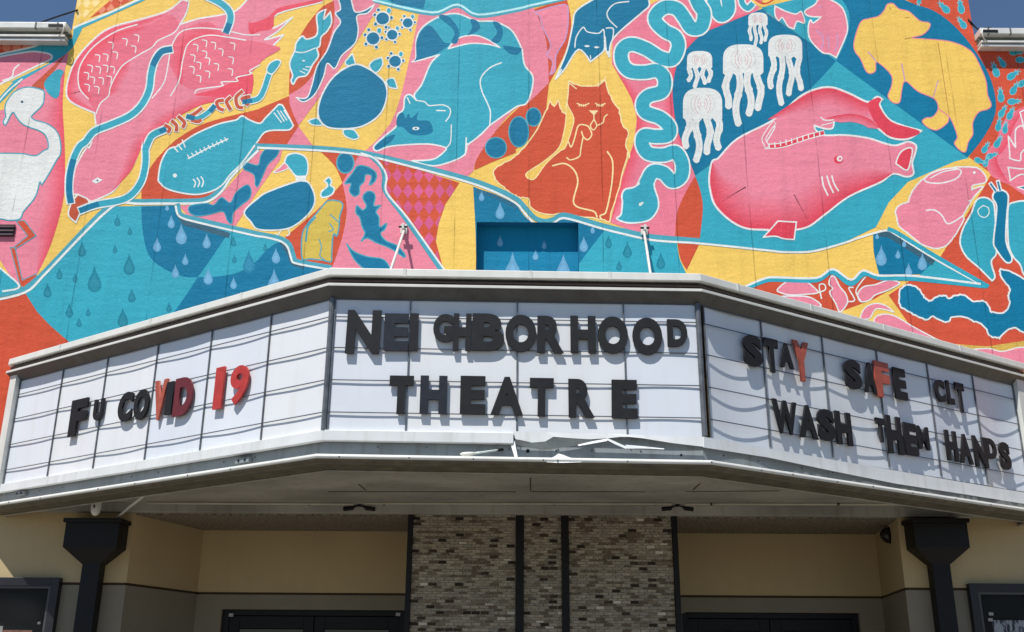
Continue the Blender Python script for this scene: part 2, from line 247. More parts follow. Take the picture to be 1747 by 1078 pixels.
    fig('painted_worm', 5, ('s', 'W', 15, 'B0 548,432 650,395 850,352 950,250 985,120 985,0 A0 990,1000 1030,920 1110,880'), ('s', 'T', 10.5, 'B0 548,432 650,395 850,352 950,250 985,120 985,0 A0 990,1000 1030,920 1110,880'), ('s', 'B', 9, 'B0 550,432 660,392'), ('s', 'B', 8, 'A0 1090,888 1118,876'))
    fig('painted_worm', 5, ('s', 'W', 11, 'A0 1270,790 1330,805 1400,770 1450,720'), ('s', 'T', 8, 'A0 1270,790 1330,805 1400,770 1450,720'), ('s', 'B', 8, 'A0 1272,790 1310,800'), ('s', 'B', 8, 'A0 1430,750 1452,722'))
    fig('painted_worm', 5, ('s', 'W', 12, 'A0 1650,690 1747,670 A1 40,610 70,520 100,450'), ('s', 'T', 8.5, 'A0 1650,690 1747,670 A1 40,610 70,520 100,450'), ('f', 'T', 'A1 60,480 80,430 130,405 155,425 100,500', 'W', 2), ('s', 'B', 8, 'A0 1652,690 1700,684'))
    for p in ('1120,850 1150,870 1140,895', '1165,820 1195,850 1195,885', '1210,790 1250,830 1240,860', '1280,790 1320,770 1365,735', '1300,815 1340,825 1360,815', '1510,680 1470,690 1480,730 1510,745', '1560,660 1535,690 1560,740', '1640,620 1600,660 1610,720 1640,730', '1690,655 1640,670 1680,710'): fig('painted_bird_claw', 5, *[('s', c, ww, 'A0 ' + p) for c, ww in (('W', 9), ('O3', 6))])
    fig('painted_pale_fish', 4, ('f', 'T', 'B0 1088,250! 1072,228 1090,110 1140,20 A0 1200,990 1320,910 1480,840 1600,812 1640,785 1690,812 1760,835 A1 50,800 140,708! 168,715 240,850! 210,880 60,890 -10,970 B0 1640,110 1560,190 1510,255 1440,300 1330,325 1200,308 1120,280', 'W', w),
        ('e', 'W', 'B0 1185,196', 3.4, 3.4), *[('s', 'W', 2.2, 'B0 ' + p) for p in ('1310,222 1325,245 1315,275', '1335,212 1352,240 1342,272', '1362,204 1378,236 1368,272', '1175,0 1205,35', '1205,-15 1232,20', '1235,-45 1255,5')],
        ('s', 'W', 2.2, 'B0 1275,82 1400,15 A0 1545,940'), *[('s', 'W', 1.8, 'A0 %d,%d %d,%d' % (1270 + 28 * i, 1050 - 13 * i, 1285 + 28 * i, 1072 - 13 * i)) for i in range(10)],
        *[('s', 'W', 1.8, 'A1 %d,%d %d,%d' % (110 + 22 * i, 765 - 16 * i + (10 * i if i > 1 else 0), 160 + 18 * i, 830 - 8 * i)) for i in range(4)])
    fig('painted_squirrel', 4, ('f', 'B', 'B0 1290,400 1400,385 1450,395 1500,345 1560,380 1600,310 1670,260 1700,290 1690,350 1630,400 1580,450 1570,520 1540,500 1510,440 1420,460 1330,470 1280,440', 'Q', 1.6))
    fig('painted_upper_squirrel', 4, ('f', 'B', 'B0 1670,110 1747,125 B1 20,60 60,15 140,10 130,60 70,120 40,180 0,270 B0 1730,260 1720,190 1650,150', 'Q', 1.6))
    # ---- duck strip
    fig('painted_duck', 3, ('f', 'B', 'B0 1655,440 1747,350 B1 60,310 250,240 330,235 375,300 385,380 340,460 240,540 140,565 0,560 B0 1700,510', 'W', w),
        ('f', 'T', 'B1 180,110 200,60 260,45 320,70 340,130 325,200 260,200 215,150 180,125', 'W', w), ('f', 'P', 'B1 180,112 205,145 150,170 105,175 150,140', 'W', 1.6), ('F', 'W', 'B1 252,198 328,196 325,240 258,232'),
        ('s', 'W', 2, 'B1 155,568 135,600 120,590'), ('s', 'W', 2, 'B1 205,560 215,590 195,605'))
    fig('painted_duckling', 3, ('f', 'T', 'B1 450,235 480,208 500,235 492,262 518,285 500,325 445,345 425,330 435,300 470,270 465,245', 'W', w))
    fig('painted_egg', 3, ('e', 'B', 'B1 592,110', 14.5, 17.5, 'Q', 2.5))
    fig('painted_gopher', 3, ('f', 'Y2', 'B1 300,760 300,600 340,520 400,450 440,400 480,365 550,370 575,400 555,470 550,540 535,605 515,590 505,640 500,730 495,780 440,770 350,760', 'Q', 2.4), ('s', 'Q', 2, 'B1 415,630 430,680 420,740 450,765'), ('s', 'Q', 2, 'B1 485,520 510,560 480,575'), ('s', 'Q', 3.2, 'B1 390,480 340,540 325,640'), ('s', 'Q', 2, 'B1 490,460 545,510'))
    fig('painted_small_lizard', 3, ('f', 'B', 'B1 590,250 640,180 680,130 750,140 800,180 795,230 755,260 770,200 730,190 720,235 690,270 685,320 650,335 620,300 630,250', 'Q', 2.2))
    fig('painted_lizard', 3, ('f', 'B', 'B1 710,345 740,305 780,310 795,345 785,400 830,400 800,440 820,480 825,545 870,520 860,560 830,590 870,640 940,670 995,730 990,750 900,690 800,650 740,620 700,640 725,590 705,540 690,480 665,450 670,400 710,430 735,400', 'Q', 2.2))
    fig('painted_lizard_tail', 3, ('f', 'B', 'B1 600,655! 650,710 740,745 850,765 900,830! 720,830! 650,760', 'Q', 2.2))
    # ---- upper middle
    fig('painted_shark', 4, ('f', 'T', 'A1 225,545 235,510 215,430 250,340 260,290 300,245 330,265 390,245 405,200 400,100 460,65! 445,130 490,80! 500,150 470,210 430,250 420,310 400,330 410,380 370,440 330,510 270,525 240,570', 'W', w), ('s', 'W', 1.8, 'A1 250,350 310,355 390,325'), ('e', 'W', 'A1 310,412', 2.6, 1.4), *[('s', 'W', 1.6, 'A1 %d,%d %d,%d' % (285 + 20 * i, 480 - 14 * i, 320 + 18 * i, 498 - 22 * i)) for i in range(3)])
    fig('painted_gecko', 4, ('f', 'B', 'A1 540,-20! 630,-20! 640,30 660,80 720,72 790,30! 745,88 672,108 680,200 660,290 585,360 560,390 520,465 470,430 445,520 385,640 310,690 260,660! 330,662 365,580 400,450 470,340 515,220 560,150 525,90 560,60', 'W', 2.2))
    fig('painted_turtle', 3, ('f', 'T', 'A1 592,415! 640,362! 658,440 600,440', 'W', 2.2), ('f', 'T', 'A1 755,450 780,410 838,388! 845,440 800,492', 'W', 2.2), ('f', 'T', 'A1 870,545 920,530 945,600! 890,590', 'W', 2.2), ('f', 'T', 'A1 340,818! 400,800 440,845 370,845', 'W', 2.2), ('f', 'T', 'A1 580,880 650,880 685,930! 650,945 590,920', 'W', 2.2),
        ('f', 'B', 'A1 660,435 740,460 800,500 860,560 875,650 830,770 720,850 600,872 470,860 410,790 420,680 480,560 560,480', 'W', 2.8))
    for x, y, r in ((845, 125, 12), (1015, 155, 9.5), (910, 235, 10), (780, 260, 12), (930, 415, 11)):
        k = r * 3.97
        fig('painted_small_turtle', 3, *[('e', 'B', 'A1 %d,%d' % (x + k * dx, y + k * dy), r * .28, r * .28, 'W', 1.3) for dx, dy in ((-1.1, -.5), (-.6, -1.2), (1.25, -.1), (-1., .8), (.5, 1.25))], ('e', 'T', 'A1 %d,%d' % (x + k * .9, y - k * 1.1), r * .35, r * .42, 'W', 1.3), ('e', 'B', 'A1 %d,%d' % (x, y), r, r * .96, 'W', 2.2))
    fig('painted_raccoon', 3, ('f', 'T', 'A1 1045,418! 1070,395 1075,260 1120,180 1230,112 1350,92 1480,140 1600,145 1700,190 1747,245 A2 45,340! 60,440 118,530 80,690 A1 1747,725 1570,850! 1500,920 1420,980! B1 1415,-20! 1400,55 1300,105 1180,130 1040,95! 1190,85 1275,20! A1 1275,1000! 1150,975 900,990 805,1022 785,990 860,920 940,850 945,778 985,740 995,660 1030,640 1075,680! 1060,640 1110,570 1170,430 1230,370! 1080,412', 'W', w),
        ('f', 'P', 'A1 1290,330! 1320,290 1380,250 1480,240 1570,275 1640,322! 1560,300 1430,295', 'W', 2.2), ('f', 'B', 'A1 1050,418! 1072,390 1078,262 1160,170 1260,285 1300,300 1200,368 1080,408'),
        ('f', 'B', 'A1 1225,112 1290,110 1360,200 1350,290 1310,285 1330,210'), ('f', 'B', 'A1 1440,130 1490,145 1500,200 1420,240 1450,190'), ('f', 'B', 'A1 1590,148 1640,160 1660,230 1630,290 1580,275 1620,220'), ('f', 'B', 'A1 1660,310 1747,320 A2 40,330 10,370 A1 1700,360'),
        ('f', 'B', 'A1 945,790 980,760 1000,800 1020,770 1040,800 1090,750! 1080,812 1160,820 1185,890 1130,915 1040,910 980,860 940,852'), ('e', 'W', 'A1 1070,870', 6, 2.8), ('e', 'B', 'A1 1070,870', 2, 1.6), ('f', 'B', 'A1 790,1000 850,940 930,910 900,960 840,1000 810,1015'),
        ('s', 'W', 2, 'A1 1075,680 1130,690 1160,715 1250,710 1300,735 1300,780 1272,822'), ('s', 'W', 2, 'A1 1310,845 1305,960 1278,1000'), ('s', 'W', 2, 'A1 1012,660 1030,700'), ('s', 'W', 2, 'A1 1210,748 1270,750'), ('s', 'W', 2.2, 'A1 1648,425 1570,460 1510,530 1515,610 1555,700 1575,760 1570,850'), ('s', 'W', 2, 'A1 1412,930 1405,1050'))
    fig('painted_berry', 3, ('e', 'B', 'A2 120,792', 12.5, 15.5, 'Q', 2)); fig('painted_berry', 3, ('e', 'B', 'A2 20,892', 17, 26, 'Q', 2)); fig('painted_berry', 3, ('e', 'B', 'A1 1612,1000', 18, 17.5, 'Q', 2))
    fig('painted_sprat', 3, ('f', 'P', 'A2 130,80! 330,30 355,100 340,250 275,370 265,480 230,505! 250,420 212,370 235,300 180,180 165,120', 'V', 2))
    fig('painted_blue_cat', 3, ('f', 'B', 'A2 268,538! 300,460 350,330 385,170 405,80 500,10 600,-30 890,-30! 905,35 860,80 660,260 635,385! 612,340 604,250 600,330 580,360 505,418! 425,335 330,470', 'W', w),
        ('s', 'W', 2, 'A2 400,320 410,250 455,185 485,215 560,225 595,200 600,280'), ('s', 'W', 2, 'A2 765,10 670,25 620,80 630,130 685,185'), ('s', 'W', 2, 'A2 612,190 660,195 655,270'), ('e', 'W', 'A2 482,312', 4.5, 1.6), ('e', 'W', 'A2 548,320', 4.5, 1.6), ('s', 'W', 1.6, 'A2 505,375 508,400'), ('s', 'W', 2.4, 'A2 270,535 310,470'), ('s', 'W', 4.5, 'A2 628,350 632,380'))
    fig('painted_orange_cat', 3, ('f', 'O', 'A2 360,545! 430,580 540,578 605,528! 620,590 660,690 700,745 720,840 760,890 748,980 770,1072 B2 760,40 700,270 630,512! 570,490 440,475 340,455 200,458 100,410 85,350 20,345 0,330 B1 1747,335 1680,290 1610,220 1605,150 1690,100 1747,60 A2 100,950 205,755 230,675! 262,720 290,675! 310,745 340,770 360,760 380,800 350,700', 'C3', 2.2, 1.1),
        ('f', 'Y', 'A2 340,700! 340,790 328,880 292,1000 B2 190,100 68,185 122,222 205,115 300,30 A2 335,1000 378,880 392,795', 'C3', 1.6),
        ('s', 'C3', 2, 'A2 415,700 455,715 495,700'), ('s', 'C3', 2, 'A2 540,700 570,715 605,700'), *[('s', 'C3', 1.2, 'A2 %d,%d %d,%d' % (x, 705, x - 2, 722)) for x in (430, 445, 460, 475, 550, 565, 580, 592)], ('F', 'C3', 'A2 495,748 558,748 530,782'), ('s', 'C3', 2, 'A2 528,780 528,810 505,850 525,880 548,850 530,810'), ('s', 'C3', 2, 'A2 550,850 590,830 600,795 620,775'),
        ('s', 'C3', 2.2, 'A2 500,870 480,850 425,850 400,930 375,995 355,955'), ('s', 'C3', 2.2, 'A2 500,870 515,910 490,945 460,930 445,890'), ('s', 'C3', 2.2, 'A2 455,930 440,1010 430,1060 B2 370,90 345,75'), ('s', 'C3', 2.6, 'B2 250,130 330,115 395,160 420,240 390,365 420,410 530,440 550,480'), ('s', 'C3', 2.6, 'B2 620,35 655,100 650,250 610,445 570,470 590,500'), ('s', 'C3', 2, 'A2 365,565 410,600'), ('s', 'C3', 2, 'A2 600,545 555,585'))
    sn = 'A2 1210,-40 1240,30 1275,90 1255,180 1190,190 1140,120 1090,60 1010,50 950,100 950,150 1010,210 1080,250 1100,320 1060,400 980,390 880,330 780,300 720,340 720,420 770,480 870,490 960,480 1008,540 990,620 900,650 860,700 880,760 980,800 1040,860 1030,915 950,925 870,920 858,980 900,1040 1000,1050 B2 1080,40 1125,110 1120,200 1060,235 1000,180 930,170 890,230 860,300'
    sn2 = 'A2 1340,-60 1345,30 1390,105 1440,60 1425,-60'
    fig('painted_snake', 4, ('s', 'W', 27, sn2), ('s', 'T', 21.5, sn2), ('s', 'W', 14, 'A2 1525,-30 1535,25 1570,55 1600,30'), ('s', 'T', 9, 'A2 1525,-30 1535,25 1570,55 1600,30'), ('s', 'W', 28, sn), ('s', 'T', 22.5, sn),
        ('f', 'T', 'B2 850,240! 800,275 740,290 718,330 722,380 712,460 685,490 770,518 900,500 960,430 965,360 940,280 935,220 900,190', 'W', 2.8), ('s', 'T', 22, 'B2 990,178 930,170 890,240 870,300'), ('f', 'W', 'B2 835,385 865,375 855,395 838,402'))
    # ---- right side
    jr = random.Random(3)
    def jelly(x, y, W_, H_, T_):
        k = 3.97; ops = []
        for d, l in ((-.36, .62), (-.12, 1.0), (.14, .78), (.37, .66)):
            p = []; ph = jr.random() * 6
            for i in range(7):
                t = i / 6; p.append('%d,%d' % (x + k * W_ * (d * (1 + .12 * t) + .05 * math.sin(ph + t * 7)), y + k * (H_ * .7 + t * (l * T_ + H_ * .3))))
            a = ' '.join(p); ops += [('s', 'W3', W_ * .17, 'A2 ' + a), ('e', 'W3', 'A2 ' + p[-1], W_ * .082, W_ * .1), ('e', 'W3', 'A2 ' + p[3], W_ * .1, W_ * .11), ('s', 'P4', .9, 'A2 ' + ' '.join(p[1:6]))]
        q = []
        for i in range(26):
            t = math.pi + i / 25 * math.pi; ce, se = math.cos(t), math.sin(t)
            q.append((.5 * math.copysign(abs(ce) ** .75, ce), .5 - .5 * abs(se) ** .7))
        for i in range(9): q.append((.5 - i / 8, .86 + (.12 if i % 2 else -.02) + .05 * jr.random()))
        ops.append(('F', 'W3', 'A2 ' + ' '.join('%.1f,%.1f' % (x + a * W_ * k, y + b * H_ * k) for a, b in q)))
        for rr in (.06, .12, .2, .3):
            for a0 in (0, math.pi): ops.append(('s', 'P3' if rr < .25 else 'P4', .9, 'A2 ' + ' '.join('%.1f,%.1f' % (x + rr * W_ * k * math.cos(t), y + (.46 + min(rr, .2) * math.sin(t) * 1.6) * H_ * k) for t in [a0 - 1.0 + i * .4 for i in range(6)])))
        fig('painted_jellyfish', 4, *ops)
    jelly(1640, 85, 33, 24, 35); jelly(1245, 345, 43, 32, 28); jelly(1265, 595, 67, 60, 62); jelly(1540, 300, 69, 56, 78)
    jelly(1825, 235, 58, 42, 74)
    fig('painted_dog', 4, ('f', 'P', 'A3 60,40! 130,75 200,95 240,80 260,155 210,145 190,195! 150,180 110,120 85,140 60,100', 'W', 2.2))
    fig('painted_pink_wolf', 4, ('f', 'P', 'A3 262,75 330,30 370,-20 460,10 520,60 548,150 545,230 475,390! 430,365 380,355 300,270 285,190 300,135 320,155 372,115! 290,110', 'W', 2.4), *[('s', 'V', 2, 'A3 ' + p) for p in ('340,210 380,240 385,300 370,335', '480,230 485,300 465,350', '420,240 425,330')], ('e', 'V', 'A3 368,48', 1.8, 1.8))
    fig('painted_yellow_bear', 4, ('f', 'Y', 'A3 640,150 700,125 760,110 800,70 820,30 860,25 900,60 970,80 1040,140 1105,155 1105,190 1060,235 985,255 1060,262 1140,268 1240,280 1330,310 1400,360 1450,450 1490,550 1500,640 1525,710 1500,740 1440,760 1400,830 1400,910 1370,960 1350,1028 1310,1015 1275,970 1295,930 1275,860 1240,790 1230,830 1160,880 1100,865 1058,825 1080,800 1130,790 1165,735 1140,670 1030,620 945,550 920,600 905,690 860,695 825,650 850,580 845,505 750,420 740,480 700,498 670,470 640,400 598,340 598,270', 'P', 1.6),
        ('s', 'V', 1.8, 'A3 690,350 745,415'), ('s', 'V', 1.8, 'A3 918,430 940,545'), ('s', 'V', 1.6, 'A3 1165,545 1130,665'), ('s', 'P', 1.8, 'A3 1165,735 1235,785'), ('s', 'G3', 1.4, 'A3 835,50 845,65'), ('s', 'G3', 1.4, 'A3 940,122 970,118'), ('s', 'G3', 1.6, 'A3 940,265 985,255'), ('s', 'G3', 1.2, 'A3 1165,290 1200,520 1240,780'))
    fig('painted_whale', 4, ('f', 'P', 'A2 1370,1072 1500,940 1747,810 A3 220,660 330,605 440,590 560,630 690,690 750,655 788,672! 770,710 850,820 1053,885! 960,942 850,935 770,880 690,815 560,778 462,792! 452,865 400,872 328,850! 335,880 390,915 540,915 690,935 800,970 880,985 960,960 1015,985 1010,1040 B3 990,110 998,185 950,205 860,185 780,240 560,340 400,460 270,550 100,570 0,565 B2 1560,555 1450,500 1350,400 1315,290 1310,200 1330,100', 'W', 3),
        ('g', 'R', 'P', -58, 'B2 1330,110 1318,200 1325,290 1360,395 1455,492 1560,545 B3 0,555 100,560 270,540 400,450 560,332 780,230 860,178'), ('g', 'R', 'P', 30, 'A3 10,810 225,668 335,613 440,600 555,640 690,702 760,690'),
        ('f', 'R', 'A3 690,700 755,662 780,675 765,715 850,825 1040,888 960,935 850,928 780,880 720,800'), ('s', 'W', 2, 'A3 0,965 60,860 20,880'), ('g', 'R', 'P', 14, 'A3 400,800 560,770 690,800 770,870'),
        ('s', 'W', 9, 'A3 0,992 100,985 200,955 300,922 385,900'), ('s', 'R', 6, 'A3 0,992 100,985 200,955 300,922 385,900'), *[('s', 'W', 2, 'A3 %d,%d %d,%d' % (20 + 38 * i, 975 - 9 * i, 22 + 38 * i, 1005 - 9 * i)) for i in range(10)],
        ('s', 'W', 8, 'A3 0,992 A2 1700,985 1680,940 1720,870 1747,835'), ('s', 'P', 5, 'A3 0,992 A2 1700,985 1680,940 1720,870 1747,835'),
        ('e', 'R', 'B3 490,88', 8, 7), ('e', 'W', 'B3 498,82', 5, 5), ('e', 'P', 'B3 500,82', 2.6, 2.6), *[('s', 'W', 2.6, 'B3 ' + p) for p in ('378,205 388,265 418,330', '412,200 428,255 455,312', '445,198 460,250 490,300')],
        ('f', 'R', 'B3 880,110 910,40 960,10 990,20 980,90 955,160 900,130', 'W', 2.4), ('f', 'R', 'B3 80,505! 40,550 -20,615! 60,608 120,625 190,630! 205,512!', 'W', 2.4), ('s', 'D', 2, 'B3 105,520 100,600'), ('s', 'D', 2, 'B3 150,520 150,610'), ('s', 'W', 2, 'A3 370,795 400,815 455,812'), ('s', 'W', 1.6, 'A3 375,850 455,830'))
    for x, y, r, s in ((1040, -10, 100, 1), (1210, 55, 225, 1.2), (1320, 50, 260, 1.2), (1330, 160, 235, 1.1), (1230, -20, 180, .9), (1690, 352, 0, 1.2), (1600, 425, 235, 1), (1555, 480, 250, 1.25), (1670, 510, -35, 1.2), (1680, 605, -60, 1.15), (1590, 650, 265, 1.2), (1675, 688, -5, 1.1), (1600, 760, -60, 1.1), (1655, 775, -65, 1.1), (1575, 850, -80, 1.1), (1620, 870, -80, 1), (1570, 965, -60, 1.1), (1485, 1005, -60, 1), (1525, 1055, -20, 1), (1730, 405, 0, 1.1), (1445, 1090, 20, 1), (1740, 560, -40, 1.1), (1490, 1100, -70, .9)):
        c, si = math.cos(math.radians(r)), math.sin(math.radians(r)); k = 3.97 * s
        q = lambda a, b: '%d,%d' % (x + k * (a * c - b * si), y + k * (a * si + b * c))
        fig('painted_pineapple', 3, ('f', 'T', 'A3 ' + ' '.join(q(*p) for p in ((-9, 0), (-6, -4), (0, -4.4), (4, -2.5), (8, -4), (7, -1.5), (13, -2), (9, 0), (13, 2), (7, 1.5), (8, 4), (4, 2.5), (0, 4.4), (-6, 4))), 'Q2', 1))
    fig('painted_zigzag_creature', 3, ('f', 'B', 'A3 1720,760! 1800,740 1800,900! 1730,850! 1690,880 1690,1000! 1640,920! 1650,1040 B3 1650,80! 1720,95 1730,40 1800,0 1800,150! 1720,150 1640,140! 1655,230! 1720,190 1800,180 A3 1790,1050', 'W', 2.4), ('f', 'B', 'B3 1700,275! 1800,260! 1800,310!', 'W', 2))
    fig('painted_rabbit', 3, ('f', 'P', 'B3 1290,140 1380,138 1440,150 1480,190 1488,240 1400,265 1395,290! 1470,270 1410,340 1370,400 1335,470 1340,490 1280,600 1220,670 1150,690 1060,665 970,595 900,540 885,480 875,440 900,400 965,375! 985,310 1040,240 1070,215 1150,165', 'W', 2.4, .5),
        ('f', 'P', 'B3 1070,222! 1120,180 1230,148 1318,160 1290,215 1180,248 1090,240', 'W', 2.4), ('s', 'W', 2, 'B3 1115,212 1200,170 1290,155'), ('e', 'W', 'B3 1410,176', 2.4, 2.4), ('s', 'W', 2.4, 'B3 1085,432 1140,430 1190,465 1225,520 1270,510 1330,470'), ('s', 'W', 1.8, 'B3 1370,368 1395,362'))
    fig('painted_butterfly', 4, ('f', 'T', 'B3 1545,400 1510,355 1460,345 1420,370 1390,450 1340,540 1315,620 1320,680 1360,750 1440,820 1530,910! 1550,880 1525,780 1560,720', 'W', 2.8), ('f', 'T', 'B3 1640,405 1690,375 1760,368 1900,380! 1900,900! 1760,880 1720,800 1670,740 1640,650', 'W', 2.8), ('s', 'W', 1.6, 'B3 1470,400 1435,430 1445,465 1480,480 1508,455 1505,415 1470,400'),
        ('f', 'B', 'B3 1560,400 1535,350 1545,310 1590,292 1635,320 1640,370 1632,450 1625,640 1665,750 1655,785 1620,780 1560,700 1540,650 1555,500', 'W', 2.8), ('s', 'W', 7, 'B3 1555,300 1520,250'), ('s', 'B', 3, 'B3 1555,302 1520,252'), ('s', 'W', 7, 'B3 1585,295 1570,235'), ('s', 'B', 3, 'B3 1585,297 1570,240'))
    fig('painted_caterpillar', 4, ('f', 'B2', 'B3 905,985 930,945 980,940 1040,970 1070,1020 1110,1045 1160,1015 1210,1010 1240,1030 1290,1005 1350,1010 1400,1050 C3 1480,55 1520,125! 1600,135 1650,80 1640,20 B3 1650,960 1590,880 1585,830! 1640,840 1720,880 1800,960 C3 1800,250 1720,260! 1690,235 1640,250 1580,305! 1520,290 1470,220 1400,190! 1360,165 1260,160 1240,195! 1190,190 1130,160 1090,180 1010,150 960,120 905,80', 'W', 2.8, .9))
    fig('painted_rat', 4, ('f', 'P', 'B3 75,970 130,920 180,905 270,915 330,960 350,990 280,1000 160,1005 100,990', 'W', 2.2), ('s', 'W', 2.2, 'B3 350,990 400,970 395,935 360,940 375,1030'))
    fig('painted_climbing_rat', 4, ('f', 'P', 'B3 425,930 440,880 465,885 500,950 540,1000 550,1060 500,1120 470,1060 430,990 450,960', 'W', 2.2), ('s', 'W', 2.2, 'B3 550,1050 600,1040 560,960 590,955'))
    fig('painted_leaping_rat', 4, ('f', 'P', 'B3 640,1050 620,1000 660,950 740,935 830,905 905,925 830,970 740,1005 700,1040', 'W', 2.2), ('s', 'W', 2.2, 'B3 640,1045 608,980 650,910 672,885'))
    fig('painted_lower_rat', 4, ('f', 'P', 'C3 90,30 190,20 300,30 370,90 200,90', 'W', 2.2))
    fig('painted_pink_mouse', 4, ('f', 'P', 'C3 640,170 670,100 740,70 810,85 865,130! 800,110 740,110 700,170', 'W', 2), ('f', 'P', 'C3 730,190 780,145 870,155 1000,230 1150,310 1200,340 1100,400 800,330', 'W', 2), ('f', 'P', 'C3 1380,400 1500,375 1600,395 1760,370 1900,500 1600,520', 'W', 2))
    fig('painted_window_drop', 9)
    return m
# ---------------------------------------------------------------- ground
ground = mat('pavement_concrete', hexc('827C72'), .9, var=.2, scale=1.5, bump=.3, bscale=40)
asphalt = mat('road_asphalt', hexc('4B4A49'), .9, var=.25, scale=3, bump=.5, bscale=80)
earth = mat('earth', hexc('6B675C'), .95, var=.2, scale=.3)
tag(MB().add([(-400, -400, -.16), (400, -400, -.16), (400, 400, -.16), (-400, 400, -.16)], [(0, 1, 2, 3)]).build('ground', earth), kind='structure')
tag(MB().add([(-120, -9, -.13), (120, -9, -.13), (120, 2.0, -.13), (-120, 2.0, -.13)], [(0, 1, 2, 3)]).build('road', asphalt), kind='structure')
tag(MB().box((-120, 2.0, -.15), (120, RY + .3, 0)).build('pavement', ground, bevel=.02), kind='structure')
tag(MB().box((-120, -13.5, -.15), (120, -9.0, 0)).build('far_pavement', ground, bevel=.02), kind='structure')

# ---------------------------------------------------------------- theatre building
bld = empty('theatre_building', (0, FY, 0), 'theatre building with a colourful animal mural above its marquee and a brick entrance', 'building')
XL = P(128, 20, FY).x; XR = P(1655, 20, FY).x
ZW = P(60, 62, FY).z; ZT = 9.7; ZB = 3.30; XE = 9.5
hx0 = P(813, 400, FY).x; hx1 = P(987, 400, FY).x; hz1 = P(900, 379, FY).z; hz0 = P(900, 500, FY).z
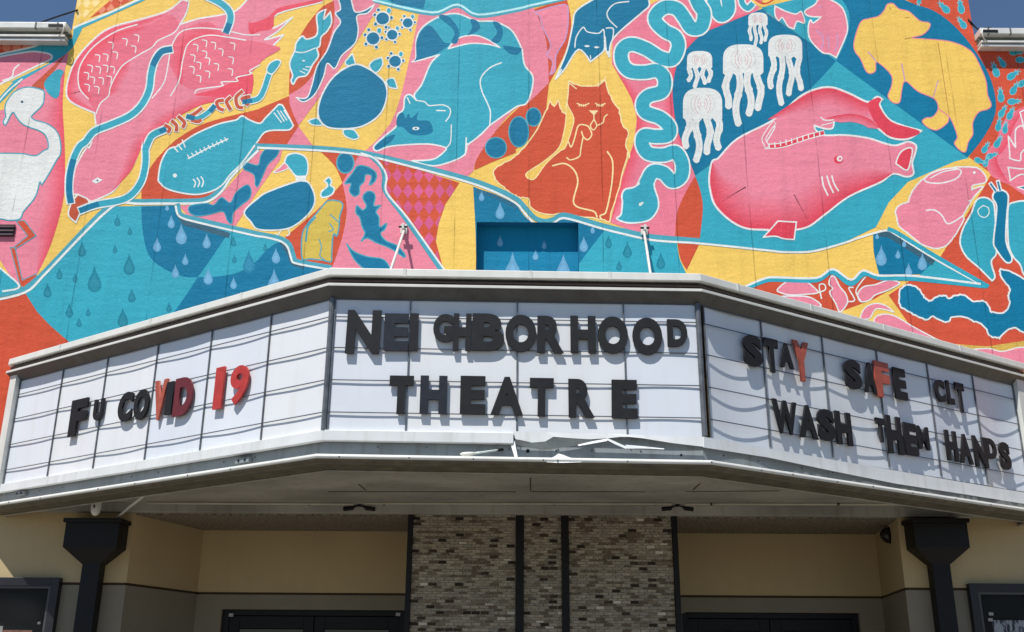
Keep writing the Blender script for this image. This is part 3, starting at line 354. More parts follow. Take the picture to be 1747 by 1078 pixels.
# mural paint: colour comes from the painted shapes, the wall gives joints, stucco grain and wear
def paint_material(name, col=None):
    m = bpy.data.materials.new(name); m.use_nodes = True; n = m.node_tree.nodes; l = m.node_tree.links
    b = n['Principled BSDF']; b.inputs['Specular IOR Level'].default_value = .15
    g = n.new('ShaderNodeNewGeometry'); sx = n.new('ShaderNodeSeparateXYZ'); l.new(g.outputs['Position'], sx.inputs[0])
    if col is None:
        at = n.new('ShaderNodeAttribute'); at.attribute_name = 'Col'; base = at.outputs['Color']
    else:
        rgb = n.new('ShaderNodeRGB'); rgb.outputs[0].default_value = (*col, 1); base = rgb.outputs[0]
    def math_(op, a, bb=None):
        q = n.new('ShaderNodeMath'); q.operation = op
        for i, v in enumerate((a, bb)):
            if v is None: continue
            if isinstance(v, (int, float)): q.inputs[i].default_value = v
            else: l.new(v, q.inputs[i])
        return q.outputs[0]
    wob = n.new('ShaderNodeTexNoise'); wob.inputs['Scale'].default_value = 1.2; l.new(g.outputs['Position'], wob.inputs['Vector'])
    xx = math_('ADD', sx.outputs[0], math_('MULTIPLY', wob.outputs[0], .03))
    sp = (P(1380, 175, FY).x - P(413, 175, FY).x) / 8
    fr = math_('FRACT', math_('DIVIDE', math_('SUBTRACT', xx, P(782, 175, FY).x + sp * .5 + .015), sp))
    dist = math_('ABSOLUTE', math_('SUBTRACT', fr, .5))
    line = n.new('ShaderNodeMapRange'); line.inputs[1].default_value = .004; line.inputs[2].default_value = .011; line.inputs[3].default_value = 1; line.inputs[4].default_value = 0; l.new(dist, line.inputs[0])
    brk = n.new('ShaderNodeTexNoise'); brk.inputs['Scale'].default_value = 2.3; brk.inputs['Detail'].default_value = 3; l.new(g.outputs['Position'], brk.inputs['Vector'])
    bm_ = n.new('ShaderNodeMapRange'); bm_.inputs[1].default_value = .38; bm_.inputs[2].default_value = .56; bm_.inputs[3].default_value = .15; l.new(brk.outputs[0], bm_.inputs[0])
    seam = math_('MULTIPLY', line.outputs[0], bm_.outputs[0])
    big = n.new('ShaderNodeTexNoise'); big.inputs['Scale'].default_value = 2.0; big.inputs['Detail'].default_value = 8; big.inputs['Roughness'].default_value = .65; l.new(g.outputs['Position'], big.inputs['Vector'])
    mr = n.new('ShaderNodeMapRange'); mr.inputs[1].default_value = .3; mr.inputs[2].default_value = .7; mr.inputs[3].default_value = .92; mr.inputs[4].default_value = 1.05; l.new(big.outputs[0], mr.inputs[0])
    fine = n.new('ShaderNodeTexNoise'); fine.inputs['Scale'].default_value = 55; fine.inputs['Detail'].default_value = 6; l.new(g.outputs['Position'], fine.inputs['Vector'])
    mf = n.new('ShaderNodeMapRange'); mf.inputs[1].default_value = .3; mf.inputs[2].default_value = .7; mf.inputs[3].default_value = .93; mf.inputs[4].default_value = 1.05; l.new(fine.outputs[0], mf.inputs[0])
    ms_ = n.new('ShaderNodeMapping'); ms_.inputs['Scale'].default_value = (7, 7, .45); l.new(g.outputs['Position'], ms_.inputs[0])
    stn = n.new('ShaderNodeTexNoise'); stn.inputs['Scale'].default_value = 1.0; stn.inputs['Detail'].default_value = 8; stn.inputs['Roughness'].default_value = .7; l.new(ms_.outputs[0], stn.inputs['Vector'])
    str_ = n.new('ShaderNodeMapRange'); str_.inputs[1].default_value = .5; str_.inputs[2].default_value = .78; str_.inputs[3].default_value = 1; str_.inputs[4].default_value = .84; l.new(stn.outputs[0], str_.inputs[0])
    k = math_('MULTIPLY', math_('MULTIPLY', math_('MULTIPLY', mr.outputs[0], str_.outputs[0]), mf.outputs[0]), math_('SUBTRACT', 1.0, math_('MULTIPLY', seam, .32)))
    mx = n.new('ShaderNodeMix'); mx.data_type = 'RGBA'; mx.blend_type = 'MULTIPLY'; mx.inputs[0].default_value = 1; l.new(base, mx.inputs[6]); l.new(k, mx.inputs[7])
    # chips where the paint has worn through
    ch = n.new('ShaderNodeTexNoise'); ch.inputs['Scale'].default_value = 19; ch.inputs['Detail'].default_value = 9; ch.inputs['Roughness'].default_value = .7; l.new(g.outputs['Position'], ch.inputs['Vector'])
    cm = n.new('ShaderNodeMapRange'); cm.inputs[1].default_value = .735; cm.inputs[2].default_value = .77; cm.inputs[4].default_value = .45; l.new(ch.outputs[0], cm.inputs[0])
    m2 = n.new('ShaderNodeMix'); m2.data_type = 'RGBA'; l.new(cm.outputs[0], m2.inputs[0]); l.new(mx.outputs[2], m2.inputs[6]); m2.inputs[7].default_value = (*hexc('C9BFAE'), 1)
    l.new(m2.outputs[2], b.inputs['Base Color'])
    b.inputs['Roughness'].default_value = .62
    mid = n.new('ShaderNodeTexNoise'); mid.inputs['Scale'].default_value = 17; mid.inputs['Detail'].default_value = 7; mid.inputs['Roughness'].default_value = .7; l.new(g.outputs['Position'], mid.inputs['Vector'])
    crk = n.new('ShaderNodeTexNoise'); crk.inputs['Scale'].default_value = 1.0; crk.inputs['Detail'].default_value = 6
    mpp = n.new('ShaderNodeMapping'); mpp.inputs['Scale'].default_value = (2.2, 2.2, 9); l.new(g.outputs['Position'], mpp.inputs[0]); l.new(mpp.outputs[0], crk.inputs['Vector'])
    hgt = math_('ADD', math_('ADD', math_('MULTIPLY', mid.outputs[0], .9), math_('MULTIPLY', crk.outputs[0], 1.0)), math_('SUBTRACT', math_('MULTIPLY', fine.outputs[0], .35), math_('MULTIPLY', seam, .7)))
    bp = n.new('ShaderNodeBump'); bp.inputs['Strength'].default_value = .45; bp.inputs['Distance'].default_value = .012; l.new(hgt, bp.inputs['Height']); l.new(bp.outputs[0], b.inputs['Normal'])
    return m
PAL = dict(Y='F6CC66', P='EE8A9E', P2='EF8196', P3='DDA3A6', P4='CFCBC6', D='EC5468', R='E4475A', O='D3563A', O2='D7583E', O3='C8593F', T='38A9BE', B='0E789E', B2='0E7AA1', W='E9ECE8', W2='BFF0F2', W3='E6E8E4',
           G='3C6477', G2='2C6C8A', G3='B98A4A', L='6FA9CC', K='1F8499', P5='EC7488', K2='2A86A6', M='D9608C', C='F9DC97', C2='EC8F72', C3='FBE3A8', Q='4FA6B8', Q2='7FC6CF', Y2='D9BC55', V='C79BC6')
PAL = {k: hexc(v) for k, v in PAL.items()}
paint = paint_material('mural_paint'); wall_paint = paint_material('mural_wall_yellow_paint', PAL['Y'])

w = MB(); T_ = .32                           # wall front round the window opening, with its back, top and reveal
F2 = FY + .001
xs = [-XE, XL, hx0, hx1, XR, XE]; zs = [ZB, hz0, hz1, ZW, ZT]
for i in range(5):
    for j in range(4):
        if i in (0, 4) and j == 3: continue
        if i == 2 and j == 1: continue
        x0, x1, z0, z1 = xs[i], xs[i + 1], zs[j], zs[j + 1]
        w.add([(x0, F2, z0), (x1, F2, z0), (x1, F2, z1), (x0, F2, z1)], [(0, 1, 2, 3)])
for x, z0, z1 in ((XL, ZW, ZT), (XR, ZW, ZT), (-XE, ZB, ZW), (XE, ZB, ZW)): w.add([(x, F2, z0), (x, F2 + T_, z0), (x, F2 + T_, z1), (x, F2, z1)], [(0, 1, 2, 3)])
for x0, x1, z in ((-XE, XL, ZW), (XR, XE, ZW), (XL, XR, ZT), (-XE, XE, ZB)): w.add([(x0, F2, z), (x1, F2, z), (x1, F2 + T_, z), (x0, F2 + T_, z)], [(0, 1, 2, 3)])
w.add([(-XE, F2 + T_, ZB), (XE, F2 + T_, ZB), (XE, F2 + T_, ZW), (XR, F2 + T_, ZW), (XR, F2 + T_, ZT), (XL, F2 + T_, ZT), (XL, F2 + T_, ZW), (-XE, F2 + T_, ZW)], [tuple(range(8))])
mwall = w.build('mural_wall', wall_paint, bld)
wn = hexc('1484AC'); win_m = paint_material('window_board_blue_paint', wn); rev_m = paint_material('window_reveal_blue_paint', hexc('1B6F93'))
WD = .125
rv = MB()
rv.add([(hx0, F2, hz0), (hx0, F2 + WD, hz0), (hx0, F2 + WD, hz1), (hx0, F2, hz1)], [(0, 1, 2, 3)]).add([(hx1, F2, hz0), (hx1, F2 + WD, hz0), (hx1, F2 + WD, hz1), (hx1, F2, hz1)], [(3, 2, 1, 0)])
rv.add([(hx0, F2, hz1), (hx1, F2, hz1), (hx1, F2 + WD, hz1), (hx0, F2 + WD, hz1)], [(3, 2, 1, 0)]).add([(hx0, F2, hz0), (hx1, F2, hz0), (hx1, F2 + WD, hz0), (hx0, F2 + WD, hz0)], [(0, 1, 2, 3)])
wobj = MB().box((hx0, F2 + WD, hz0), (hx1, F2 + WD + .03, hz1)).build('boarded_window', win_m, bld); rv.build('reveal', rev_m, wobj)

TILE = {'A0': (0, 0), 'A1': (440, 0), 'A2': (880, 0), 'A3': (1307, 0), 'B0': (0, 250), 'B1': (440, 250), 'B2': (880, 250), 'B3': (1307, 250), 'C0': (0, 500), 'C1': (440, 500), 'C2': (880, 500), 'C3': (1307, 500)}
KZ = 1 / 3.9705
def parse(s):
    out = []; t = (0, 0)
    for k in s.split():
        if k in TILE: t = TILE[k]; continue
        c = k.endswith('!'); a, b = k.rstrip('!').split(','); out.append((t[0] + float(a) * KZ, t[1] + float(b) * KZ, c))
    return out
def spline(pts, closed, n=5):
    N = len(pts); out = []
    if N < 3: return [Vector(p[:2]) for p in pts]
    for i in range(N if closed else N - 1):
        g = lambda k: Vector(pts[k % N][:2]) if closed else Vector(pts[max(0, min(N - 1, k))][:2])
        p0, p1, p2, p3 = g(i - 1), g(i), g(i + 1), g(i + 2)
        m1 = Vector((0, 0)) if pts[i % N][2] else (p2 - p0) * .5; m2 = Vector((0, 0)) if pts[(i + 1) % N][2] else (p3 - p1) * .5
        L = (p2 - p1).length
        for mm in (m1, m2):
            if mm.length > L * 1.3: mm *= L * 1.3 / mm.length
        for k in range(n):
            t = k / n; t2, t3 = t * t, t * t * t
            out.append(p1 * (2 * t3 - 3 * t2 + 1) + m1 * (t3 - 2 * t2 + t) + p2 * (-2 * t3 + 3 * t2) + m2 * (t3 - t2))
    if not closed: out.append(Vector(pts[-1][:2]))
    res = [out[0]]
    for p in out[1:]:
        if (p - res[-1]).length > .3: res.append(p)
    if closed and (res[0] - res[-1]).length < .12: res.pop()
    return res
def cdt(vs, fs):
    ar = lambda f: sum(vs[f[i - 1]].x * vs[f[i]].y - vs[f[i]].x * vs[f[i - 1]].y for i in range(len(f)))
    fs = [f if ar(f) > 0 else f[::-1] for f in fs]
    r = delaunay_2d_cdt([Vector(v) for v in vs], [], fs, 1, 1e-4); v, f, og = r[0], r[2], r[5]
    return [[v[i] for i in q] for q, o in zip(f, og) if o]
def tri(poly): return cdt(poly, [list(range(len(poly)))])
def normals(pl, closed):
    N = len(pl); out = []
    for i in range(N):
        a = pl[(i - 1) % N] if closed or i else pl[0]; c = pl[(i + 1) % N] if closed or i < N - 1 else pl[-1]; b = pl[i]
        d1 = (b - a); d2 = (c - b)
        d1 = d1.normalized() if d1.length > 1e-6 else d2.normalized(); d2 = d2.normalized() if d2.length > 1e-6 else d1
        n1 = Vector((-d1.y, d1.x)); n2 = Vector((-d2.y, d2.x)); nn = n1 + n2
        nn = nn.normalized() if nn.length > .2 else n1; out.append(nn / max(.6, nn.dot(n1)))
    return out
def clip(poly, ax, val, keep_less):           # Sutherland-Hodgman against one axis line; vertices are (x, z, d, colour)
    out = []; ins = lambda p: (p[ax] <= val) if keep_less else (p[ax] >= val)
    for i in range(len(poly)):
        a, b = poly[i - 1], poly[i]
        if ins(a) != ins(b):
            t = (val - a[ax]) / (b[ax] - a[ax]); q = [a[j] + (b[j] - a[j]) * t for j in range(3)] + [tuple(a[3][j] + (b[3][j] - a[3][j]) * t for j in range(3))]; q[ax] = val; out.append(q)
        if ins(b): out.append(b)
    return out
BIG = 99
CELLS = [(XL, hx0, ZB, ZT), (hx1, XR, ZB, ZT), (hx0, hx1, hz1, ZT), (hx0, hx1, ZB, hz0), (-XE, XL, ZB, ZW), (XR, XE, ZB, ZW)]
WCELL = [(hx0, hx1, hz0, hz1)]
def shape_in(poly_a, pt):
    return True
def convex_clip(subject, clipper):
    out = subject
    area = sum(clipper[i - 1].x * clipper[i].y - clipper[i].x * clipper[i - 1].y for i in range(len(clipper)))
    c = clipper if area > 0 else clipper[::-1]
    for i in range(len(c)):
        a, b = c[i - 1], c[i]; inp = out; out = []
        side = lambda p: (b.x - a.x) * (p.y - a.y) - (b.y - a.y) * (p.x - a.x)
        for j in range(len(inp)):
            p, q = inp[j - 1], inp[j]; sp, sq = side(p), side(q)
            if (sp >= 0) != (sq >= 0): out.append(p + (q - p) * (sp / (sp - sq)))
            if sq >= 0: out.append(q)
        if not out: return []
    return out
STEP = 2e-5
class Painter:                                # flat paint on one vertical plane, each coat a fraction of a millimetre proud of the last
    def __init__(s, plane, cells, d0): s.pl = plane; s.cells = cells; s.d = d0; s.v = []; s.f = []; s.c = []
    def put(s, poly, cols, ds):
        q = []
        for p, c, d in zip(poly, cols, ds):
            X = P(p.x, p.y, s.pl); q.append([X.x, X.z, d, c])
        for x0, x1, z0, z1 in s.cells:
            if all(x0 <= k[0] <= x1 and z0 <= k[1] <= z1 for k in q): s.emit(q); return
        for x0, x1, z0, z1 in s.cells:
            r = clip(q, 0, x0, False)
            for ax, val, less in ((0, x1, True), (1, z0, False), (1, z1, True)):
                if r: r = clip(r, ax, val, less)
            if len(r) > 2: s.emit(r)
    def emit(s, q):
        k = len(s.v); s.v += [(a[0], s.pl - a[2], a[1]) for a in q]; s.c += [a[3] for a in q]; s.f.append(tuple(range(k, k + len(q))))
    def fill(s, poly, c):
        s.d += STEP
        for t in tri(poly): s.put(t, [c] * 3, [s.d] * 3)
    def stroke(s, pl, wd, c, closed=False, c2=None, one=0):
        s.d += STEP; N = len(pl); nn = normals(pl, closed)
        if not closed and not one and wd < 40:
            e0 = (pl[0] - pl[1]).normalized() * wd * .3; e1 = (pl[-1] - pl[-2]).normalized() * wd * .3; pl = list(pl); pl[0] = pl[0] + e0; pl[-1] = pl[-1] + e1
        tp = (lambda i: min(1, 5 * i / N, 5 * (N - 1 - i) / N)) if one else (lambda i: 1.0)
        A = [p + n * (wd * one if one else wd / 2) * tp(i) for i, (p, n) in enumerate(zip(pl, nn))]; B = [p - n * (0 if one else wd / 2) * tp(i) for i, (p, n) in enumerate(zip(pl, nn))]
        if not one:
            h = wd / 2; M_ = N if closed else N - 1; vs = A + B; eg = [(i, N + i) for i in range(N)]
            for i in range(M_): eg += [(i, (i + 1) % N), (N + i, N + (i + 1) % N)]
            r = delaunay_2d_cdt(vs, eg, [], 0, 1e-4); V = np.array([tuple(q) for q in r[0]]); T = [f for f in r[2]]
            C = np.array([V[list(f)].mean(0) for f in T]); A0 = np.array([tuple(q) for q in (pl if closed else pl[:-1])]); B0 = np.array([tuple(pl[(i + 1) % N]) for i in range(M_)])
            D = B0 - A0; L2 = np.maximum((D * D).sum(1), 1e-9); best = np.full(len(C), 1e9)
            for q in range(len(A0)):
                w_ = C - A0[q]; t_ = np.clip((w_ @ D[q]) / L2[q], 0, 1); best = np.minimum(best, np.hypot(*(w_ - t_[:, None] * D[q]).T))
            for f, dd in zip(T, best):
                if dd <= h * 1.015: s.put([r[0][i] for i in f], [c] * len(f), [s.d] * len(f))
            return
        for i in range(N - 1): s.put([B[i], B[i + 1], A[i + 1], A[i]], [c, c, c2, c2], [s.d] * 4)
    def build(s, name, parent):
        me = bpy.data.meshes.new(name); me.from_pydata(s.v, [], s.f)
        a = me.color_attributes.new('Col', 'FLOAT_COLOR', 'POINT'); a.data.foreach_set('color', [k for c in s.c for k in (*c, 1.0)])
        me.materials.append(paint); o = bpy.data.objects.new(name, me); link(o, parent); o.matrix_parent_inverse = parent.matrix_world.inverted(); return o
def run_ops(pt, ops):
    for op in ops:
        k, c = op[0], op[1]; col = PAL[c]
        if k in 'fF':
            p = parse(op[2]); pl = spline(p, True) if k == 'f' else [Vector(a[:2]) for a in p]
            if len(op) > 5: pl = [q + Vector((rnd.uniform(-1, 1), rnd.uniform(-1, 1))) * op[5] for q in pl]
            pt.fill(pl, col)
            if len(op) > 3: pt.stroke(pl, op[4], PAL[op[3]], True)
        elif k == 's':
            pl = spline(parse(op[3]), False, 9 if op[2] > 12 else 5); pt.stroke(pl, op[2], col)
        elif k == 'g':
            pl = spline(parse(op[4]), False); s = 1 if op[3] > 0 else -1; pt.stroke(pl, abs(op[3]), col, False, PAL[op[2]], s)
        elif k == 'e':
            x, y, _ = parse(op[2])[0]; pl = [Vector((x + op[3] * math.cos(t), y + op[4] * math.sin(t))) for t in [i * math.pi / 9 for i in range(18)]]
            pt.fill(pl, col)
            if len(op) > 5: pt.stroke(pl, op[6], PAL[op[5]], True)
        elif k == 't':
            x, y, _ = parse(op[2])[0]; h = op[3]; pl = []
            for a, b in ((0, -.55), (.07, -.3), (.2, -.05), (.28, .18), (.24, .36), (.12, .47), (0, .5), (-.12, .47), (-.24, .36), (-.28, .18), (-.2, -.05), (-.07, -.3)): pl.append(Vector((x + a * h, y + b * h)))
            pt.fill(pl, col); l2 = tuple(min(1, v * 1.12 + .01) for v in col); pt.fill([Vector((x + (q.x - x) * .62, y + .08 * h + (q.y - y) * .62)) for q in pl], l2)
        elif k == 'd':
            poly = [Vector(a[:2]) for a in parse(op[2])]; wz, hz = op[3] * KZ, op[4] * KZ; pt.d += STEP
            bx = [p.x for p in poly]; by = [p.y for p in poly]; y = min(by)
            while y < max(by) + hz:
                x = min(bx)
                while x < max(bx) + wz:
                    r = convex_clip(poly, [Vector((x, y - hz * .47)), Vector((x + wz * .47, y)), Vector((x, y + hz * .47)), Vector((x - wz * .47, y))])
                    if len(r) > 2:
                        v = .93 + .12 * rnd.random()
                        for t in tri(r): pt.put(t, [tuple(q * v for q in col)] * 3, [pt.d] * 3)
                    x += wz
                y += hz
figs = [f for f in MURAL() if f[2]]; base = .0002
for lay in sorted({f[1] for f in figs}):
    top = base
    for k, (name, layer, ops) in enumerate([f for f in figs if f[1] == lay]):
        pt = Painter(FY, CELLS, base + 7e-6 * (k % 23) / 8); run_ops(pt, ops); top = max(top, pt.d)
        if pt.f: pt.build(name, mwall)
    base = top + 3e-5
for op in [('t', 'L', 'B1 1640,640', 19), ('t', 'L', 'B1 1725,840', 58), ('t', 'L', 'B2 134,735', 18), ('t', 'L', 'B2 192,665', 15), ('t', 'L', 'B2 322,815', 40)]:
    pt = Painter(FY + WD, WCELL, .0004); run_ops(pt, [op]); pt.build('painted_raindrop', wobj)

# lower walls: plan outlines run up in two bands with an open joint between
zg = P(214, 996, FY).z; zc = P(300, 878, FY).z
xoL = P(222, 940, FY).x; xiL = P(343, 950, RY).x; xoR = P(1537, 940, FY).x; xiR = P(1497, 950, RY).x
def banded(name, plan, z_top, parent):
    o = MB().prism(plan, zg + .012, z_top).build(name, cream, parent)
    MB().prism(plan, .0, zg - .012).build('dado', taupe, o)
    cx_ = sum(p[0] for p in plan) / len(plan); cy_ = sum(p[1] for p in plan) / len(plan)
    def ins(p):
        return (p[0] + (.014 if p[0] < cx_ else -.014), p[1] + (.014 if p[1] < cy_ else -.014))
    MB().prism([ins(p) for p in plan], zg - .012, zg + .012).build('joint', groove_m, o); return o
banded('side_wall', [(-XE, FY), (xoL, FY), (xiL, RY), (xiL, RY + .3), (-XE, RY + .3)], ZB, bld)
banded('side_wall', [(xoR, FY), (XE, FY), (XE, RY + .3), (xiR, RY + .3), (xiR, RY)], ZB, bld)
xp0 = P(699, 950, FY).x; xp1 = P(1151, 950, FY).x
dz = P(530, 1040, RY).z
def doorway(x0, x1, d0, d1, side):
    o = banded('recess_wall', [(x0, RY), (x1, RY), (x1, RY + .28), (x0, RY + .28)], ZB - .02, bld)
    # cut: rebuild the dado round the door opening
    for ch in list(o.children):
        if ch.name.startswith('dado'):
            bpy.data.objects.remove(ch)
    b = MB().box((x0, RY, dz), (x1, RY + .28, zg - .012))
    if d0 - x0 > .02: b.box((x0, RY + .0005, 0), (d0, RY + .28, dz))
    if x1 - d1 > .02: b.box((d1, RY + .0005, 0), (x1, RY + .28, dz))
    b.build('dado', taupe, o)
    dr = MB(); f = .07; y0, y1 = RY + .05, RY + .12
    dr.box((d0, y0, 0), (d0 + f, y1, dz)).box((d1 - f, y0, 0), (d1, y1, dz)).box((d0 + f, y0, dz - f * .8), (d1 - f, y1, dz))
    d = dr.build('double_door', black, bld, bevel=.004); mid = (d0 + d1) / 2
    for a, c, hs in ((d0 + f, mid - .004, 1), (mid + .004, d1 - f, -1)):
        lf = MB(); s = .105; yy = RY + .065; zt = dz - f * .8 - .006
        lf.box((a, yy, .01), (a + s, yy + .045, zt)).box((c - s, yy, .01), (c, yy + .045, zt)).box((a + s, yy, zt - .12), (c - s, yy + .045, zt)).box((a + s, yy, .01), (c - s, yy + .045, .25))
        L_ = lf.build('door_leaf', black, d, bevel=.003)
    return d
glass = bpy.data.materials.new('dark_door_glass'); glass.use_nodes = True
gb = glass.node_tree.nodes['Principled BSDF']; gb.inputs['Base Color'].default_value = (.006, .007, .008, 1); gb.inputs['Roughness'].default_value = .04; gb.inputs['Specular IOR Level'].default_value = .5
dl0, dl1 = P(378, 1045, RY).x, P(692, 1045, RY).x
dr0, dr1 = P(1163, 1045, RY).x, P(1466, 1045, RY).x
for x0, x1, a, c in ((xiL, xp0 + .02, dl0, dl1), (xp1 - .02, xiR, dr0, dr1)):
    d = doorway(x0, x1, a, c, 1); f = .07; mid = (a + c) / 2
    for ch, (p0, p1) in zip([q for q in d.children if q.name.startswith('door_leaf')], ((a + f + .105, mid - .109), (mid + .109, c - f - .105))):
        pass
    MB().box((a + f + .105, RY + .085, .25), (mid - .109, RY + .091, dz - .19)).build('pane', glass, d); MB().box((mid + .109, RY + .085, .25), (c - f - .105, RY + .091, dz - .19)).build('pane', glass, d)
    for s, xx in ((-1, mid - .16), (1, mid + .16)): MB().tube([(xx, RY + .06, .95), (xx, RY + .0, .97), (xx, RY + .0, 1.28), (xx, RY + .06, 1.3)], .011, 8).build('handle', rail_m, d, True)
st_m = mat('door_sticker', hexc('B9B9B4'), .6)
for x, y in ((394, 1049), (679, 1048), (1164, 1043), (1440, 1040)):
    q = P(x, y, RY + .045); MB().box((q.x - .022, RY + .046, q.z - .016), (q.x + .022, RY + .049, q.z + .016)).build('sticker', st_m, bld)
MB().box((xiL - .5, FY + .02, zc), (xp0, RY + .28, zc + .04)).build('recess_ceiling', stipple, bld); MB().box((xp1, FY + .02, zc), (xiR + .5, RY + .28, zc + .04)).build('recess_ceiling', stipple, bld)
MB().box((-XE, RY + .31, 0.0), (XE, FY + 14, ZB)).box((-XE, FY + T_ + .02, ZB + .02), (XE, FY + 14, ZW - .3)).build('rear_block', mat('rear_block_render', hexc('9C9484'), .9), bld)

# brick pier between the doors
mortar = mat('brick_mortar', hexc('B4AC9D'), .95, var=.18, scale=20, bump=.5, bscale=90)
BR = [mat('brick_%d' % i, hexc(c), .9, var=.22, scale=30, bump=.4, bscale=80) for i, c in enumerate(('AAA08F', 'A09582', '979084', '6E6051', '46392E', '857968', 'CFC8BA', '32281F', '9D9283'))]
WT = [24, 20, 16, 12, 10, 14, 1, 6, 14]
pxa, pxb = xp0 + .02, xp1 - .02
pier = MB().box((pxa, FY + .004, 0), (pxb, RY + .2, ZB)).build('brick_pier', mortar, bld)
zp = P(880, 874, FY).z; z_vis = P(880, 1078, FY).z
pair = (P(920, 910, FY).z - P(920, 1004, FY).z) / 10; bl = P(900, 980, FY).x - P(885, 980, FY).x
posts = [(P(697.5, 980, FY).x, .048), (P(886.5, 980, FY).x, .074), (P(964.5, 980, FY).x, .068), (P(1154, 980, FY).x, .05)]
bays = [(posts[0][0] + .026, posts[1][0] - .039), (posts[1][0] + .039, posts[2][0] - .036), (posts[2][0] + .036, posts[3][0] - .027)]
cand = []; z = zp; row = 0
while z > .02:
    h = pair * (.50 if row % 2 == 0 else .31); gap = pair * .095
    for b0, b1 in bays:
        x = b0 - bl * ((.5 if row % 2 else 0) + .22 * rnd.random())
        while x < b1:
            x0, x1 = max(x, b0), min(x + bl - .009, b1)
            if x1 - x0 > .012: cand.append((x0, x1, z - h, z, row))
            x += bl
    z -= h + gap; row += 1
vis = [c for c in cand if c[2] > z_vis - .005 and c[4] % 2 == 0 and c[1] - c[0] > bl * .8]
vis.sort(key=lambda c: c[3]); pick = set(vis[:300])
ubm = {}
def brick_me(mi):
    if mi not in ubm:
        b = MB().box((-.5, 0, -.5), (.5, .012, .5)); me = bpy.data.meshes.new('brick'); me.from_pydata([tuple(v) for v in b.v], [], b.f); me.materials.append(BR[mi]); ubm[mi] = me
    return ubm[mi]
stuff = {}
sv, sf, smi = [], [], []
for c in cand:
    mi = rnd.choices(range(len(BR)), WT)[0]
    if c[4] % 2 and mi in (4, 7): mi = 3
    dp = -.004 - .004 * rnd.random()
    if c in pick:
        o = bpy.data.objects.new('brick', brick_me(mi)); link(o, pier); o.matrix_parent_inverse = pier.matrix_world.inverted()
        o.location = ((c[0] + c[1]) / 2, FY + dp, (c[2] + c[3]) / 2); o.scale = (c[1] - c[0], 1, c[3] - c[2])
    else:
        k = len(sv); b = MB().box((c[0], FY + dp, c[2]), (c[1], FY + dp + .012, c[3])); sv += b.v; sf += [tuple(i + k for i in f) for f in b.f]; smi += [mi] * 6
so_ = mesh('brick_courses', sv, sf, BR, pier); so_.data.polygons.foreach_set('material_index', smi); tag(so_, kind='stuff')
for x, ww in posts: MB().box((x - ww / 2, FY - .035, 0), (x + ww / 2, FY + .03, zp - .012)).build('post', black, bld, bevel=.006)

# parapet copings on the two low wings: cap, dark channel and two rails
copm = mat('aluminium_coping', hexc('E2E2DC'), .35, metal=.15, var=.1, scale=7); copd = mat('coping_channel', hexc('6B6A62'), .5, var=.2, scale=9)
for x0, x1, px in ((-XE, XL - .01, 60), (XR + .01, XE, 1700)):
    s = 0 if px < 500 else 10; zz = lambda y: P(px, y + s, FY - .1).z
    cp = empty('parapet_coping', ((x0 + x1) / 2, FY, ZW), 'white metal parapet coping on the low wing at the %s edge of the mural' % ('left' if px < 500 else 'right'), 'coping', 'copings on the low wings')
    MB().box((x0, FY - .13, zz(50)), (x1, FY + .33, zz(40))).build('cap', copm, cp, bevel=.006)
    MB().box((x0, FY - .06, zz(60)), (x1, FY - .004, zz(50))).build('channel', copd, cp)
    MB().tube([(x0, FY - .045, zz(55)), (x1, FY - .045, zz(55))], .012, 8).build('conduit', copd, cp)
    MB().box((x0, FY - .115, zz(63.2)), (x1, FY - .004, zz(60))).build('upper_rail', copm, cp, bevel=.003)
    MB().box((x0, FY - .10, zz(69)), (x1, FY - .004, zz(65))).build('lower_rail', copm, cp, bevel=.003)
    e = x1 - .03 if px < 500 else x0 + .03; dd = -1 if px < 500 else 1
    MB().tube([(e, FY - .14, zz(43)), (e - dd * .02, FY - .15, zz(47)), (e - dd * .025, FY - .15, zz(55)), (e - dd * .01, FY - .14, zz(60)), (e + dd * .03, FY - .12, zz(63))], .007, 8).build('end_wire', whiteplastic, cp, True)
    MB().box((min(e, e + dd * .16), FY - .138, zz(48)), (max(e, e + dd * .16), FY - .128, zz(44))).build('clip', black, cp)
    for q in (.0, .24, 1.05): MB().box((e + dd * (q + .06) - .008, FY - .136, zz(50.5)), (e + dd * (q + .06) + .008, FY - .10, zz(41))).build('seam_strap', copd, cp)
tag(MB().tube([P(132, 17, FY - .02), P(100, 27.5, FY + .25), P(64, 40, FY + .5), P(30, 52, FY + .9)], .010, 8).build('roof_cable', black, None, True), 'thin dark cable rising from the left wing to the edge of the mural wall', 'cable')
tag(MB().tube([P(1652, 32, FY - .01), P(1660, 42, FY - .02), P(1668, 50, FY + .1), P(1690, 47, FY + .2)], .009, 8).build('roof_cable', black, None, True), 'short dark cable dropping onto the right wing coping', 'cable')
vq0, vq1 = P(-12, 384, FY), P(24, 404, FY); vn = empty('wall_vent', (vq0.x, FY, vq1.z), 'small dark slotted vent in the wall below the painted swan', 'vent')
MB().box((vq0.x, FY - .02, vq1.z), (vq1.x, FY - .008, vq0.z)).build('back_plate', mat('vent_dark', hexc('2A2226'), .8), vn)
for i in range(3):
    a = vq1.z + (vq0.z - vq1.z) * (i + .2) / 3; MB().box((vq0.x + .004, FY - .03, a), (vq1.x - .004, FY - .018, a + .018)).build('slat', mat('vent_slat', hexc('5A4A50'), .6), vn)

